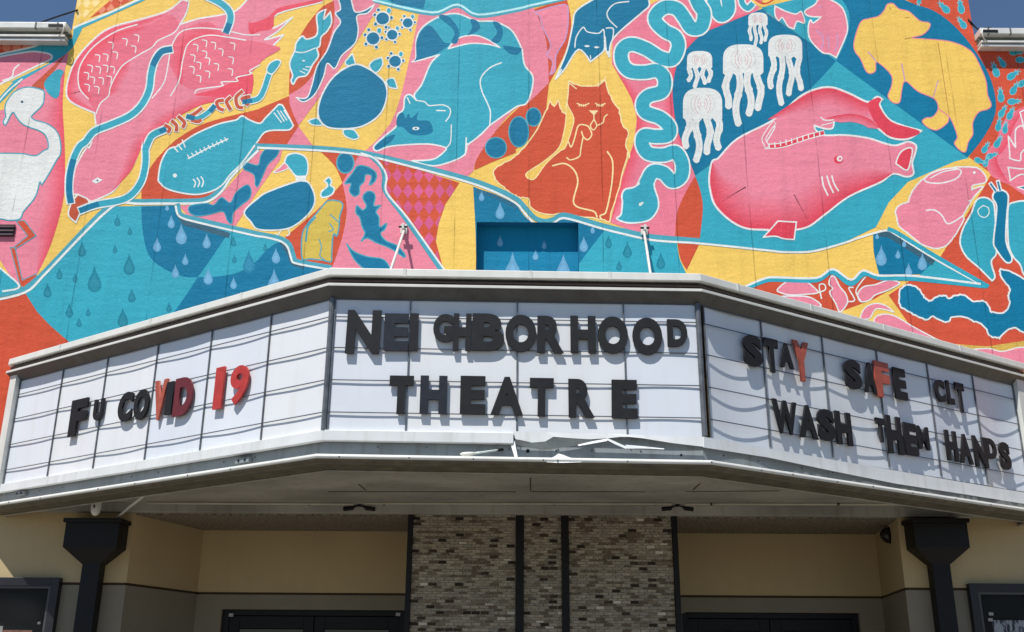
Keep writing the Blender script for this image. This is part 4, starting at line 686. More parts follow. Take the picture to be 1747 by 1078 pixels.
# ---------------------------------------------------------------- marquee
mq = empty('theatre_marquee', (0, FY, 3), 'white three-sided theatre marquee with changeable letter panels over the entrance', 'marquee')
DROP = P(1193, 520, MY).z - P(570, 510, MY).z
FL = Vector((P(560, 620, MY).x, MY)); FR = Vector((P(1196, 632, MY).x, MY))
zt0 = P(570, 510, MY).z; zb0 = P(550, 734, MY).z
pl_ = (PZ(37, 650, zt0) + PZ(5, 826, zb0)) / 2; pr_ = (PZ(1722, 656, zt0 + DROP) + PZ(1760, 838, zb0 + DROP)) / 2
EL = Vector((pl_.x, pl_.y)); ER = Vector((pr_.x, pr_.y))
def ext(a, b, d): return a + (a - b).normalized() * d
EL2 = ext(EL, FL, .11); ER2 = ext(ER, FR, .12)
def zoff(p):
    t = (p.x - FL.x) / (FR.x - FL.x); return DROP * max(0, min(1, t))
PATH = [Vector((EL2.x - .02, FY - .004)), EL2, FL, FR, ER2, Vector((ER2.x + .02, FY - .004))]
def offs(path, e):
    out = []
    for i, p in enumerate(path):
        ns = []
        if i: d = (p - path[i - 1]).normalized(); ns.append(Vector((d.y, -d.x)))
        if i < len(path) - 1: d = (path[i + 1] - p).normalized(); ns.append(Vector((d.y, -d.x)))
        n = sum(ns, Vector((0, 0))).normalized(); q = p + n * (e / max(.35, n.dot(ns[0])))
        if i in (0, len(path) - 1): q.y = min(q.y, FY - .004)
        out.append(q)
    return out
def zf(y, e): return P(620, y, MY - e).z - DROP * (P(620, y, MY).x - FL.x) / (FR.x - FL.x)
def sweep(name, prof, m, parent=mq, closed=True, path=PATH, bevel=0, sub=1):
    cols = []; pp = []
    for i in range(len(path) - 1):
        for k in range(sub if 0 < i < len(path) - 2 else 1): pp.append((i, k / (sub if 0 < i < len(path) - 2 else 1)))
    pp.append((len(path) - 2, 1.0))
    rings = []
    for e, z in prof:
        o = offs(path, e); rings.append([o[i].lerp(o[i + 1], t) for i, t in pp])
    N = len(pp); vs = []
    for j, (e, z) in enumerate(prof):
        for i in range(N):
            q = rings[j][i]; vs.append((q.x, q.y, z + zoff(q)))
    K = len(prof); fs = []
    for j in range(K if closed else K - 1):
        for i in range(N - 1): a = j * N + i; b = ((j + 1) % K) * N + i; fs.append((a, a + 1, b + 1, b))
    if closed: fs += [tuple(j * N for j in range(K)), tuple(j * N + N - 1 for j in range(K))[::-1]]
    o = mesh(name, vs, fs, m, parent)
    if bevel: b = o.modifiers.new('bevel', 'BEVEL'); b.width = bevel; b.segments = 2; b.limit_method = 'ANGLE'
    return o
e1 = .074; e2 = .078
sweep('top_fascia', [(e1, zf(457, e1)), (e1 + .004, zf(470.5, e1)), (.0, zf(470.5, e1)), (.0, zf(457, e1))], whitemetal, bevel=.006)
sweep('top_channel', [(.012, zf(470.4, e1)), (.012, zf(486, e2)), (-.05, zf(486, e2)), (-.05, zf(470.4, e1))], brownmetal)
sweep('channel_conduit', [(.05, zf(476.5, .05)), (.056, zf(478.5, .05)), (.05, zf(480.5, .05)), (.02, zf(480.5, .05)), (.02, zf(476.5, .05))], brownmetal)
sweep('upper_lip', [(e2 + .006, zf(483.6, e2)), (e2 + .006, zf(488.2, e2)), (.013, zf(488.2, e2)), (.013, zf(483.6, e2))], whitemetal, bevel=.002)
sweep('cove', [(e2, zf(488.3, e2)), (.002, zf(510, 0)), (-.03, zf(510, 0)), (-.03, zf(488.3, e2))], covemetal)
sweep('sill', [(.022, zb0), (.026, zf(752, .026)), (-.02, zf(752, .026)), (-.028, zb0)], sillmetal, path=PATH[:3] + [Vector((P(876, 740, MY).x, MY))], bevel=.003)
sweep('lamp_channel', [(-.04, zb0 - .004), (-.04, zf(776, -.04)), (-.06, zf(776, -.04)), (-.06, zb0 - .004)], greymetal)
e3 = .085
sweep('lower_lip', [(e3, zf(775, e3)), (e3 + .006, zf(779, e3)), (e3, zf(782.5, e3)), (-.039, zf(782.5, e3)), (-.039, zf(775, e3))], whitemetal, bevel=.004)
zs_ = zf(803, -.1)
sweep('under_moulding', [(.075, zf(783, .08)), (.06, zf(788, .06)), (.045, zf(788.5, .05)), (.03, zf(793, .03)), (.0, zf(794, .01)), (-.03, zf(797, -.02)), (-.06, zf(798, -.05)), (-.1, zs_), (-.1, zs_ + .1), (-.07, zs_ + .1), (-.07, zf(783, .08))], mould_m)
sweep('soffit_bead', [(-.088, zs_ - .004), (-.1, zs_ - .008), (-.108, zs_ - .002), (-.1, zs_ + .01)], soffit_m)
# top deck, soffit and its trim
so2 = offs(PATH, -.1); yb = FY - .1; zb_ = P(880, 862, yb).z
y_in = MY + .1; sl_ = (zb_ - zs_ - DROP * .5) / (yb - y_in)
def zs_at(x, y): return zs_ + DROP * .5 + (y - y_in) * sl_
plan = [(p.x, p.y) for p in so2]
def split_soffit():
    ys = PZ(640, 838, zs_ + .02).y
    def cut(a, b, y): t = (y - a[1]) / (b[1] - a[1]); return (a[0] + (b[0] - a[0]) * t, y)
    L_, R_ = (plan[1], plan[2]), (plan[3], plan[4])
    a0, a1 = cut(L_[1], L_[0], ys - .003), cut(R_[0], R_[1], ys - .003); c0, c1 = cut(L_[1], L_[0], ys + .003), cut(R_[0], R_[1], ys + .003)
    front = [plan[2], plan[3], a1, a0]; back = [c0, c1, plan[4], (plan[5][0], FY - .01), (plan[0][0], FY - .01), plan[1]]
    xm = [-.55, .72]
    for pts, nm in ((front, 'soffit_panel'), (back, 'soffit_panel')):
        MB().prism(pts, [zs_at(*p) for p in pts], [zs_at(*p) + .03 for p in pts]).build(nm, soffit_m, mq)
split_soffit()
MB().prism([(plan[0][0] + .1, FY - .004), (plan[1][0] + .12, plan[1][1]), plan[2], plan[3], (plan[4][0] - .12, plan[4][1]), (plan[5][0] - .1, FY - .004)], zf(470, e1) - .04, zf(470, e1) - .012).build('top_deck', greymetal, mq)
MB().box((plan[0][0] + .25, yb, P(880, 877, yb).z), (plan[5][0] - .25, FY - .004, zs_at(0, yb) + .02)).build('soffit_beam', soffit_m, mq, bevel=.006)

# sign faces
class Face:
    def __init__(s, a, b, za, zb): s.a = a; s.b = b; s.u = (b - a).normalized(); s.n = Vector((s.u.y, -s.u.x)); s.L = (b - a).length; s.za = za; s.zb = zb
    def hit(s, x, y, e=0):
        o = s.a + s.n * e; d = ray(x, y); dd = Vector((d.x, d.y)); t = (o.dot(s.n)) / dd.dot(s.n); q = Vector((0, 0, CAMZ)) + d * t
        return (Vector((q.x, q.y)) - o).dot(s.u), q.z
    def dz(s, u): return s.za + (s.zb - s.za) * u / s.L
    def pt(s, u, z, e=0): p = s.a + s.u * u + s.n * e; return Vector((p.x, p.y, z))
faces = dict(L=Face(EL, FL, 0, 0), F=Face(FL, FR, 0, DROP), R=Face(FR, ER, DROP, DROP))
divs = dict(L=[(37, 650), (109, 632), (185, 613), (271, 590), (363, 566), (464, 538), (565, 511)], F=[(573, 511), (701, 511), (882.5, 514), (1063, 517), (1190, 521)], R=[(1199, 523), (1297, 549), (1401, 575), (1494, 599), (1580, 620), (1657.6, 640), (1722, 656)])
rz = [P(560, y, MY).z for y in (540.5, 593, 648, 703)]
bow = dict(L=.006, F=.003, R=.016)
for fk, F_ in faces.items():
    us = [F_.hit(x, y)[0] for x, y in divs[fk]]; us[0] = max(us[0], .004); us[-1] = min(us[-1], F_.L - .004)
    if fk == 'L': us[0] = .0
    if fk == 'R': us[-1] = F_.L
    for i in range(len(us) - 1):
        nu, nz = 14, 6; vs = []; b = bow[fk] * (.6 + .8 * rnd.random()); ph = rnd.random() * .25
        if fk == 'F' and i == 3: b = -.004
        for a in range(nu + 1):
            for c in range(nz + 1):
                t = a / nu; u = us[i] + (us[i + 1] - us[i]) * t; z = zb0 - .012 + (zt0 + .016 - zb0) * c / nz + F_.dz(u)
                e = -.004 - b * math.sin(math.pi * min(1, t * (1 - ph) + ph * t * t)) * (.75 + .25 * math.sin(math.pi * c / nz)); vs.append(F_.pt(u, z, e))
        fs = [(a * (nz + 1) + c, (a + 1) * (nz + 1) + c, (a + 1) * (nz + 1) + c + 1, a * (nz + 1) + c + 1) for a in range(nu) for c in range(nz)]
        mesh('sign_panel', vs, fs, rnd.choice(panels), mq, True)
    def bar(name, u0, u1, z0, z1, e0, e1_, m, bv=0):
        vs = [F_.pt(u, z + F_.dz(u), e) for e in (e0, e1_) for z in (z0, z1) for u in (u0, u1)]
        o = mesh(name, vs, [(0, 1, 3, 2), (4, 6, 7, 5), (0, 4, 5, 1), (2, 3, 7, 6), (0, 2, 6, 4), (1, 5, 7, 3)], m, mq)
        return o
    for u in us: bar('divider_bar', u - .0045, u + .0045, zb0 + .004, zt0 + .004, -.003, .010, barmetal)
    for z in rz: bar('letter_rail', us[0], us[-1], z - .0032, z + .0032, .005, .011, rail_m)
    bar('top_trim', 0 + .002, F_.L - .002, zt0 - .004, zt0 + .004, .0, .004, rail_m)
    if fk == 'L': bar('end_jamb', -.11, -.006, zb0 - .02, zt0 + .1, -.04, .05, whitemetal)
    if fk == 'R': bar('end_jamb', F_.L + .006, F_.L + .12, zb0 - .02, zt0 + .1, -.04, .05, whitemetal)
for c in (FL, FR):
    n = 1 if c is FR else 0; MB().tube([(c.x, c.y - .006, zb0 + .0 + DROP * n), (c.x, c.y - .006, zt0 + .004 + DROP * n)], .021, 8).build('corner_post', barmetal, mq)
for fk, pxs in (('L', ((100, 600), (255, 556), (410, 511))), ('F', ((690, 466), (905, 467), (1040, 468))), ('R', ((1260, 487), (1385, 520), (1510, 560), (1640, 597)))):
    F_ = faces[fk]
    for x, y in pxs:
        u, z = F_.hit(x, y, e1 + .006); q = [F_.pt(u + a, zz_ + F_.dz(u), e) for e in (e1 - .004, e1 + .0065) for zz_ in (zf(470.3, e1), zf(457.4, e1)) for a in (-.012, .012)]
        mesh('lap_joint', q, [(0, 1, 3, 2), (4, 6, 7, 5), (0, 4, 5, 1), (2, 3, 7, 6), (0, 2, 6, 4), (1, 5, 7, 3)], whitemetal, mq)
        for a, y2 in ((.09, 780), (-.4, 779)):
            c0 = F_.pt(u + a, zf(y2, e3) + F_.dz(u), e3 + .004); MB().tube([c0, c0 + Vector((F_.n.x, F_.n.y, 0)) * .005], .006, 8).build('screw', rail_m, mq)
        for a in (.2, -.15):
            c0 = F_.pt(u + a, zf(762, -.04) + F_.dz(u), -.041); MB().tube([c0, c0 + Vector((F_.n.x, F_.n.y, 0)) * .006], .006, 8).build('screw', rail_m, mq)
# crumpled sill on the right half of the front, and on the right side
def strip(name, top, bot, e0, e1_, m, parent=mq, th=.004, face='F'):
    F_ = faces[face]; vs = []
    for (x, y), e in [(p, e0) for p in top] + [(p, e1_) for p in bot]:
        u, z = F_.hit(x, y, e); vs.append(F_.pt(u, z, e))
    k = len(vs); vs += [v + Vector((-F_.n.x, -F_.n.y, 0)) * th for v in vs]; n = len(top)
    fs = [(i, i + 1, n + i + 1, n + i) for i in range(n - 1)] + [(k + i, k + n + i, k + n + i + 1, k + i + 1) for i in range(n - 1)]
    per = list(range(n)) + list(range(2 * n - 1, n - 1, -1)); fs += [(per[i], per[i - 1], k + per[i - 1], k + per[i]) for i in range(len(per))]
    return mesh(name, vs, fs, m, parent)
zt = lambda z: 680 + z * KZ
TX = lambda z: 880 + z * KZ
bx = [-8, 0, 55, 110, 200, 255, 380, 500, 620, 740, 860, 960, 1060, 1160, 1272]
by = [262, 275, 285, 298, 290, 258, 268, 275, 268, 255, 268, 284, 300, 312, 325]
strip('crumpled_sill', [(TX(x), 735.5 + 9.5 * (x + 8) / 1280) for x in bx], [(TX(x), zt(y)) for x, y in zip(bx, by)], .022, .028, sillmetal, th=.006)
strip('crumpled_sill', [(1201, 745), (1310, 764.5), (1420, 784), (1530, 803), (1640, 822), (1765, 843)], [(1201, 763), (1310, 780), (1420, 803), (1530, 825), (1640, 842), (1765, 862)], .022, .028, sillmetal, face='R', th=.006)
strip('bent_flange', [(TX(x), zt(y)) for x, y in ((-6, 278), (110, 300), (200, 292), (255, 262), (400, 272), (520, 278))], [(TX(x), zt(y)) for x, y in ((-6, 312), (60, 325), (180, 345), (260, 338), (400, 318), (520, 292))], .028, -.025, greymetal)
strip('bent_strip', [(TX(420), zt(312)), (TX(520), zt(288)), (TX(622), zt(270))], [(TX(425), zt(320)), (TX(530), zt(302)), (TX(632), zt(284))], .032, .04, sillmetal)
strip('bent_strip', [(TX(622), zt(268)), (TX(690), zt(298)), (TX(762), zt(330))], [(TX(618), zt(280)), (TX(672), zt(308)), (TX(746), zt(340))], .034, .042, sillmetal)
strip('bent_strip', [(TX(742), zt(312)), (TX(860), zt(322)), (TX(1005), zt(338))], [(TX(755), zt(338)), (TX(860), zt(337)), (TX(1005), zt(343))], .03, .036, sillmetal)
strip('lifted_lip', [(TX(215), zt(412)), (TX(262), zt(392)), (TX(290), zt(372)), (TX(320), zt(380)), (TX(365), zt(398)), (TX(440), zt(415))], [(TX(210), zt(430)), (TX(262), zt(433)), (TX(290), zt(434)), (TX(320), zt(434)), (TX(365), zt(433)), (TX(445), zt(430))], .055, .09, sillmetal)
0 and strip('dented_lip', [(TX(-70), zt(395)), (TX(60), zt(418)), (TX(200), zt(428)), (TX(385), zt(432))], [(TX(-70), zt(412)), (TX(60), zt(436)), (TX(200), zt(447)), (TX(385), zt(446))], .093, .098, whitemetal)
strip('splice_plate', [(871, 757), (878, 752)], [(878, 780), (883, 779)], .01, .05, sillmetal)
def socket(x, y, r, e=-.035):
    u, z = faces['F'].hit(x, y, e); p = faces['F'].pt(u, z, -.035); MB().tube([p + Vector((0, .01, 0)), p + Vector((0, -.012, 0))], r, 14).build('lamp_socket', black, mq)
socket(900.5, 769.5, .013); socket(949, 769.5, .006); socket(1162, 776.5, .008)
def fp(x, y, e): u, z = faces['F'].hit(x, y, e); return faces['F'].pt(u, z, e)
lt = empty('loose_lamp_tube', fp(848, 768, .05), 'glass lamp tube hanging loose from its socket in the lower marquee channel', 'lamp')
gt = mat('pale_lamp_glass', hexc('C8D4D0'), .15)
MB().tube([fp(850, 767.5, .045), fp(818, 772, .05), fp(808, 773.5, .05)], [.007, .007, .009], 10).build('tube', gt, lt, True)
MB().tube([fp(810, 773.2, .05), fp(800, 774.6, .05), fp(790, 774.8, .05), fp(785, 774.6, .05)], [.009, .016, .015, .005], 12).build('bulb_end', whiteplastic, lt, True)
MB().tube([fp(857, 767, .0), fp(849, 767.5, .05)], .012, 12).build('socket', black, lt, True)

# small fittings under the soffit
def on_soffit(x, y, d=.0):
    q = Vector((0, 0, CAMZ)); dv = ray(x, y)                    # meets the sloping soffit plane
    t = (zs_ + DROP * .5 - d - CAMZ - y_in * sl_) / (dv.z - sl_ * dv.y); return q + dv * t
cdm = soffit_m
tag(MB().tube([on_soffit(x, 858 + .0055 * (x - 240), .012) for x in (250, 400, 560, 604)], .011, 8).build('conduit', mat('conduit_paint', hexc('BDB8A6'), .5), None, True), 'thin painted conduit along the soffit left of the first lamp pair', 'conduit', 'conduits under the soffit')
tag(MB().tube([on_soffit(x, 858.5 + .002 * (x - 620), .012) for x in (622, 760, 890, 1146)], .011, 8).build('conduit', bpy.data.materials['conduit_paint'], None, True), 'thin painted conduit along the soffit between the two lamp pairs', 'conduit', 'conduits under the soffit')
tag(MB().tube([on_soffit(x, 860 + .0005 * (x - 1166), .012) for x in (1168, 1300, 1480, 1600)], .011, 8).build('conduit', bpy.data.materials['conduit_paint'], None, True), 'thin painted conduit along the soffit right of the second lamp pair', 'conduit', 'conduits under the soffit')
for cx_, sd in ((613, 'left'), (1156, 'right')):
    c = on_soffit(cx_, 862, .01); lp = empty('soffit_lamp', c, 'pair of short black lamp holders under the %s part of the soffit' % sd, 'lamp', 'lamp holders under the soffit')
    MB().tube([c + Vector((0, 0, .02)), c + Vector((0, 0, -.012))], .02, 12).build('mount', black, lp)
    for s in (-1, 1):
        a = P(cx_ + s * 5, 863.5, c.y).x; b2 = P(cx_ + s * 27, 868, c.y)
        MB().tube([(c.x + s * .015, c.y, c.z - .004), (a + s * .02, c.y, c.z - .012), (a + s * .035, c.y, c.z - .026), (b2.x - s * .01, c.y, c.z - .034), (b2.x, c.y, c.z - .035)], [.006, .010, .019, .020, .019], 12).build('lamp_holder', black, lp, True)
a = P(165, 858, FY - .42); ws = empty('wall_speaker', a, 'white capsule-shaped fitting hanging above the left downpipe', 'fitting')
MB().tube([a + Vector((0, 0, .05)), a + Vector((0, 0, -.05)), a + Vector((0, 0, -.085)), a + Vector((0, 0, -.107)), a + Vector((0, 0, -.115))], [.044, .044, .039, .024, .006], 16).build('body', whiteplastic, ws, True)
MB().box((a.x - .008, a.y - .047, a.z - .05), (a.x + .006, a.y - .042, a.z - .022)).build('slot', black, ws)
tag(MB().tube([on_soffit(245, 846, .015), P(222, 864, FY - .35), P(200, 883, FY - .2)], .012, 8).build('drain_tube', whiteplastic, None, True), 'thin white tube slanting down to the left downpipe head', 'pipe')
a = P(1519, 913, FY + .42); dm = empty('dome_light', a, 'black dome fitting on the splayed wall right of the entrance', 'wall lamp')
nrm = Vector((-(RY - FY), -(xoR - xiR), 0)).normalized()
MB().tube([a - nrm * .03, a + nrm * .012], .085, 20).build('base', black, dm); MB().tube([a + nrm * .012, a + nrm * .04, a + nrm * .07, a + nrm * .09, a + nrm * .1], [.078, .076, .06, .035, .008], 20).build('dome', mat('smoked_dome', hexc('2A2422'), .2), dm, True)

for pts, lab in (([(1470, 842), (1478, 846), (1488, 845)], 'short wire end poking out under the right side of the marquee'), ([(1585, 866), (1640, 868), (1684, 876), (1690, 880), (1702, 876), (1747, 875), (1790, 874)], 'dark cable strung along the wall under the right end of the marquee')):
    tag(MB().tube([P(x, y, FY - .16 if x > 1500 else 8.3) for x, y in pts], .011, 8).build('loose_cable', black, None, True), lab, 'cable')
F_ = faces['L']
for x, y in ((416, 786), (36, 842)):
    u, z = F_.hit(x, y, -.02); q = [F_.pt(u + a, z + c, e) for e in (-.028, .0) for c in (-.018, .018) for a in (-.075, .075)]
    fx = mesh('socket_box', q, [(0, 1, 3, 2), (4, 6, 7, 5), (0, 4, 5, 1), (2, 3, 7, 6), (0, 2, 6, 4), (1, 5, 7, 3)], greymetal, mq)
    for a in (-.035, .035): c0 = F_.pt(u + a, z, -.002); MB().tube([c0, c0 + Vector((F_.n.x, F_.n.y, 0)) * .008], .009, 10).build('lamp_socket', black, mq)
for x, y in ((640, 838), (1180, 838)):
    pass
seam_m = mat('soffit_seam', hexc('3A352C'), .9)
for a, c in (((560, 838.3), (880, 838.6)), ((905, 838.5), (1100, 838.6)), ((1170, 838.2), (1330, 837)), ((612, 826), (624, 836)), ((1182, 836), (1194, 825)), ((905, 815), (905, 836))):
    MB().tube([on_soffit(*a, .001), on_soffit(*c, .001)], .0045, 6).build('soffit_crack', seam_m, mq)
for x in (528, 655, 945, 1118, 1213, 1430):
    c0 = on_soffit(x, 859.5, .01); MB().box((c0.x - .006, c0.y - .02, c0.z - .014), (c0.x + .006, c0.y + .02, c0.z + .012)).build('conduit_clip', seam_m, mq)

# downpipes with hopper heads
def downpipe(px, label):
    x, yt = px; s = 1
    c = P(x, 888, FY - .12); root = empty('downpipe', (c.x, FY, 0), label, 'downpipe', 'downpipes on the front wall')
    K = 9.63 / FPX / .98; hw, d0 = 44 * K, .24; zT = P(x, 884, FY - d0).z; zc1 = P(x, 891, FY - d0).z; z2 = P(x, 933, FY - d0).z; z3 = P(x, 962, FY - .15).z
    MB().box((c.x - hw - .022, FY - d0 - .02, zc1), (c.x + hw + .022, FY - .004, zT)).build('rim', black, root, bevel=.005)
    MB().box((c.x - hw, FY - d0, z2), (c.x + hw, FY - .004, zc1)).build('hopper_box', black, root, bevel=.003)
    pw = 15.5 * K; b = MB()
    b.add([(c.x - hw, FY - d0, z2), (c.x + hw, FY - d0, z2), (c.x + hw, FY - .004, z2), (c.x - hw, FY - .004, z2), (c.x - pw, FY - .15, z3), (c.x + pw, FY - .15, z3), (c.x + pw, FY - .02, z3), (c.x - pw, FY - .02, z3)],
          [(0, 1, 2, 3), (4, 7, 6, 5), (0, 4, 5, 1), (1, 5, 6, 2), (2, 6, 7, 3), (3, 7, 4, 0)]).build('hopper_funnel', black, root)
    MB().box((c.x - pw + .003, FY - .147, .0), (c.x + pw - .003, FY - .022, z3 + .02)).build('pipe', black, root, bevel=.006)
    for z in (.6, 1.7): MB().box((c.x - pw - .03, FY - .152, z), (c.x + pw + .03, FY - .004, z + .05)).build('strap', black, root, bevel=.003)
downpipe((168, 884), 'black downpipe with a hopper head on the cream wall left of the entrance')
downpipe((1594, 884), 'black downpipe with a hopper head on the cream wall right of the entrance')
for x, y in ((26, 973),): pass

# poster cases
paper = bpy.data.materials.new('printed_poster'); paper.use_nodes = True; n_ = paper.node_tree.nodes; l_ = paper.node_tree.links
g_ = n_.new('ShaderNodeNewGeometry'); t_ = n_.new('ShaderNodeTexNoise'); t_.inputs['Scale'].default_value = 16; t_.inputs['Detail'].default_value = 5; mp_ = n_.new('ShaderNodeMapping'); mp_.inputs['Scale'].default_value = (2.2, 1, .8); l_.new(g_.outputs['Position'], mp_.inputs[0]); l_.new(mp_.outputs[0], t_.inputs['Vector'])
c_ = n_.new('ShaderNodeValToRGB'); c_.color_ramp.elements[0].position = .42; c_.color_ramp.elements[1].position = .52; c_.color_ramp.elements[0].color = (*hexc('3C4250'), 1); c_.color_ramp.elements[1].color = (*hexc('C6CAD2'), 1); l_.new(t_.outputs[0], c_.inputs[0]); l_.new(c_.outputs[0], n_['Principled BSDF'].inputs['Base Color'])
warm = mat('warm_poster_print', hexc('C98F7C'), .6, var=.5, scale=40)
frame_m = mat('case_frame_metal', hexc('25252A'), .45, var=.2, scale=8); back_m = mat('case_backing', hexc('171A1C'), .7); strip_m = mat('case_trim', hexc('4A4D50'), .4)
cglass = bpy.data.materials.new('case_glass'); cglass.use_nodes = True; q = cglass.node_tree.nodes['Principled BSDF']; q.inputs['Transmission Weight'].default_value = 1; q.inputs['Roughness'].default_value = .02; q.inputs['IOR'].default_value = 1.1
def case(x0, x1, zt_, lab, left):
    z0 = .75; y0 = FY - .075; root = empty('poster_case', ((x0 + x1) / 2, FY, z0), lab, 'poster case', 'poster cases beside the entrance')
    f = .075
    for a, b, nm in (((x0, y0, z0), (x0 + f, FY - .003, zt_), 'frame'), ((x1 - f, y0, z0), (x1, FY - .003, zt_), 'frame'), ((x0 + f, y0, zt_ - f), (x1 - f, FY - .003, zt_), 'frame'), ((x0 + f, y0, z0), (x1 - f, FY - .003, z0 + f), 'frame')): MB().box(a, b).build(nm, frame_m, root, bevel=.004)
    g = .022
    for a, b in (((x0 + f, y0 + .018, z0 + f), (x0 + f + g, FY - .02, zt_ - f)), ((x1 - f - g, y0 + .018, z0 + f), (x1 - f, FY - .02, zt_ - f)), ((x0 + f + g, y0 + .018, zt_ - f - g), (x1 - f - g, FY - .02, zt_ - f))): MB().box(a, b).build('inner_trim', strip_m, root)
    MB().box((x0 + f, FY - .018, z0 + f), (x1 - f, FY - .006, zt_ - f)).build('backing', back_m, root)
    MB().box((x0 + f + g, FY - .045, z0 + f), (x1 - f - g, FY - .042, zt_ - f - g)).build('pane', cglass, root)
    if left:
        c = P(55, 1075, FY - .02); MB().box((x0 + .2, FY - .024, z0 + .2), (c.x, FY - .0195, c.z)).build('poster', warm, root); p2 = P(2, 1068, FY - .02); MB().box((p2.x - .1, FY - .028, p2.z - .09), (p2.x + .02, FY - .0245, p2.z)).build('note', whiteplastic, root); p3 = P(64, 1063, FY - .05)
        MB().tube([(p3.x, FY - .03, p3.z), (p3.x + .012, FY - .036, p3.z + .004)], .012, 8).build('pin', whiteplastic, root)
    else:
        c = P(1692, 1058, FY - .02); MB().prism([(c.x, FY - .024), (x1 - .25, FY - .024), (x1 - .25, FY - .0195), (c.x, FY - .0195)], z0 + .2, c.z).build('poster', paper, root)
        for px_, py_ in ((1691, 1047), (1690, 1057)):
            p3 = P(px_, py_, FY - .03); MB().box((p3.x - .02, FY - .03, p3.z - .014), (p3.x + .02, FY - .0255, p3.z + .012)).build('tape', whiteplastic, root)
zk = P(60, 985, FY - .07).z
case(P(102, 990, FY - .07).x - 1.05, P(102, 990, FY - .07).x, zk, 'black framed poster case half lit by the sun, left of the left downpipe', True)
case(P(1652, 990, FY - .07).x, P(1652, 990, FY - .07).x + 1.05, zk, 'black framed poster case with a torn grey poster, right of the right downpipe', False)

# tie rods from the wall down to the marquee
for (x0, y0, x1, y1), sd in (((689, 391, 664, 468), 'the painted lizards'), ((1099, 393, 1111, 475), 'the painted raindrops')):
    a = P(x0, y0, FY - .02); b = P(x1, y1, 8.15); r = empty('tie_rod', a, 'white marquee tie rod bolted to the wall at ' + sd, 'tie rod', 'marquee tie rods')
    a2 = P(x0, y0 + 3, FY - .09)
    MB().tube([a2, b], .0125, 10).build('rod', whitemetal, r, True); MB().box((a.x - .035, FY - .03, a.z - .05), (a.x + .035, FY - .011, a.z + .05)).build('wall_plate', whitemetal, r, bevel=.004)
    MB().box((a.x - .012, FY - .11, a.z - .03), (a.x + .012, FY - .03, a.z + .03)).build('clevis', whitemetal, r, bevel=.003); MB().tube([(a.x - .045, FY - .085, a.z), (a.x + .045, FY - .085, a.z)], .012, 8).build('bolt', black, r)

# ---------------------------------------------------------------- changeable letters
def glyph(ch):
    cu = bpy.data.curves.new('glyph', 'FONT'); cu.body = ch; cu.size = 1; cu.offset = {'9': .034, '1': .04, 'W': .044, 'M': .044, 'N': .05, 'A': .048, 'B': .048, 'R': .05}.get(ch, .058); cu.extrude = .5; cu.bevel_depth = 0; cu.resolution_u = 6
    o = bpy.data.objects.new('glyph', cu); sc.collection.objects.link(o); dg = bpy.context.evaluated_depsgraph_get(); me = bpy.data.meshes.new_from_object(o.evaluated_get(dg)); bpy.data.objects.remove(o)
    return me
GL = {}
def letter(face, ch, x0, x1, y0, y1, m, label, sl, word, e=.0115, th=.018):
    F_ = faces[face]; cx_, cy_ = (x0 + x1) / 2, (y0 + y1) / 2
    lean = (cx_ - 905) / 5600 * (y1 - y0) * .9; wpx = (x1 - x0) - abs(lean); hpx = (y1 - y0) - abs(sl) * wpx
    if ch not in GL: GL[ch] = glyph(ch)
    me = GL[ch].copy(); me.name = 'marquee_letter'; vx = [v.co.x for v in me.vertices]; vy = [v.co.y for v in me.vertices]
    ef = e + th; uc, zc_ = F_.hit(cx_, cy_, ef); ua = F_.hit(cx_ - wpx / 2, cy_ - sl * wpx / 2, ef)[0]; ub = F_.hit(cx_ + wpx / 2, cy_ + sl * wpx / 2, ef)[0]
    W_ = ub - ua; H_ = F_.hit(cx_, cy_ - hpx / 2, ef)[1] - F_.hit(cx_, cy_ + hpx / 2, ef)[1]
    ax, bx_, ay, by_ = min(vx), max(vx), min(vy), max(vy); tl = rnd.uniform(-.012, .012)
    for v in me.vertices:
        x = ((v.co.x - ax) / (bx_ - ax) - .5) * W_; y = ((v.co.y - ay) / (by_ - ay)) * H_; z = v.co.z * th
        v.co = (x - y * tl, y, z + th / 2)
    me.materials.clear(); me.materials.append(m)
    o = bpy.data.objects.new('marquee_letter', me); link(o)
    U = Vector((F_.u.x, F_.u.y, DROP / F_.L if face == 'F' else 0)).normalized(); N = Vector((F_.n.x, F_.n.y, 0)); Z = N.cross(U)
    M = Matrix.Identity(4)
    for i in range(3): M[i][0], M[i][1], M[i][2] = U[i], Z[i], N[i]
    M.translation = F_.pt(uc, zc_ - H_ / 2, e); o.matrix_world = M
    bv = o.modifiers.new('bevel', 'BEVEL'); bv.width = .0035; bv.segments = 1; bv.limit_method = 'ANGLE'; bv.angle_limit = math.radians(50)
    tag(o, label, 'letter', word)
K_, I_, RD, RU, MR = blackplastic, inkplastic, redplastic, rustplastic, maroonplastic
def word(face, sl, nm, rows):
    seen = {}
    tot = {}
    for r in rows: tot[r[0]] = tot.get(r[0], 0) + 1
    cn = {id(K_): 'black', id(I_): 'slate black', id(RD): 'red', id(RU): 'faded red', id(MR): 'maroon'}
    for r in rows:
        ch, x0, x1, y0, y1 = r[:5]; m = r[5] if len(r) > 5 else K_; seen[ch] = seen.get(ch, 0) + 1
        o = ('first', 'second', 'third')[seen[ch] - 1] + ' ' if tot[ch] > 1 else ''
        kind = 'numeral' if ch.isdigit() else 'letter'; lab = {'1': 'upright numeral one left of the nine', '9': 'curved numeral nine right of the one'}.get(ch)
        letter(face, ch, x0, x1, y0, y1, m, ('red plastic ' + lab + ' on the marquee') if lab else '%s plastic letter %s, the %s%s of %s on the marquee' % (cn[id(m)], ch, o, ch, nm), sl, 'letters of ' + nm)
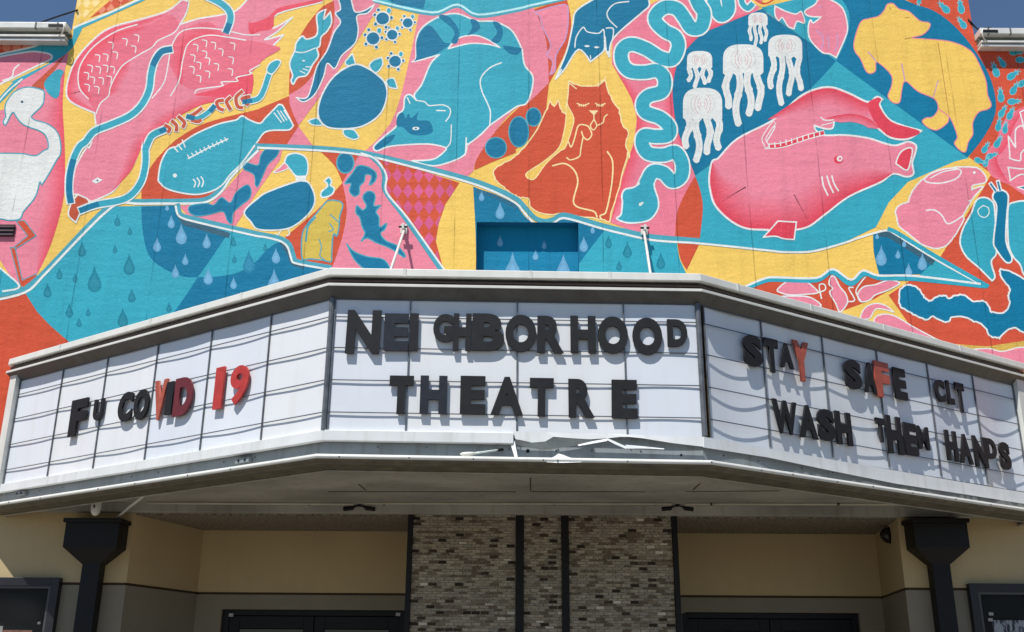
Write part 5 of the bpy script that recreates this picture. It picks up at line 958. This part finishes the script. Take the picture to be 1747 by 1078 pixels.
word('F', .0175, 'NEIGHBORHOOD', [('N', 588.6, 650, 528, 603), ('E', 653.6, 698, 534, 598, I_), ('I', 697.5, 714.5, 534, 598), ('G', 738, 774, 535, 583), ('H', 772.5, 804, 534, 598), ('B', 804.5, 860.6, 534, 598), ('O', 862, 915, 536, 600), ('R', 916, 962, 538, 602), ('H', 972.7, 1017, 538, 602), ('O', 1019, 1072, 539, 603), ('O', 1078, 1131, 541, 605), ('D', 1137.4, 1173.5, 544, 591)])
word('F', .0175, 'THEATRE', [('T', 662, 705.7, 640, 706), ('H', 715.8, 763.6, 640, 706, I_), ('E', 784.5, 829, 640.5, 706), ('A', 836.7, 892.6, 642, 708), ('T', 902.7, 944, 644, 710), ('R', 969.4, 1014.7, 645.6, 712), ('E', 1042, 1087.8, 647, 713.5)])
word('L', -.225, 'FU', [('F', 114.6, 150.6, 678, 745), ('U', 156.7, 177.6, 679, 718)])
word('L', -.225, 'COVID', [('C', 198, 228, 666.6, 721), ('O', 225, 256, 661.6, 718), ('V', 257, 286.6, 646, 718, RU), ('I', 279.6, 297, 650, 708), ('D', 293, 331, 640, 711, MR)])
word('L', -.225, '19', [('1', 362, 383, 625, 698, RD), ('9', 388.6, 425, 620, 692, RD)])
word('R', .25, 'STAY', [('S', 1268, 1303, 568, 628), ('T', 1304, 1331, 575, 637), ('A', 1329.7, 1355.5, 583, 630), ('Y', 1352, 1385, 579, 653, RU)])
word('R', .25, 'SAFE', [('S', 1440, 1473, 611, 666), ('A', 1472, 1498, 616, 672), ('F', 1491, 1522, 614.6, 680, RU), ('E', 1523.6, 1550, 626, 683)])
word('R', .24, 'CLT', [('C', 1594, 1615.5, 646, 686.5), ('L', 1614.5, 1630, 648.6, 690), ('T', 1629.4, 1650, 652, 704)])
word('R', .21, 'WASH', [('W', 1318, 1363.7, 679, 744), ('A', 1362, 1397, 688, 750), ('S', 1394, 1427, 695, 754), ('H', 1425, 1456.5, 700, 761)])
word('R', .20, 'THEM', [('T', 1494.6, 1514, 712, 755), ('H', 1511, 1543, 707.5, 776), ('E', 1541, 1569, 720, 777), ('M', 1564, 1588, 725.6, 768)])
word('R', .19, 'HANDS', [('H', 1612, 1637, 733, 787), ('A', 1634, 1662, 738.7, 792), ('N', 1659.6, 1688, 742.8, 798), ('D', 1681, 1703, 747, 784), ('S', 1703.7, 1728, 753, 802)])
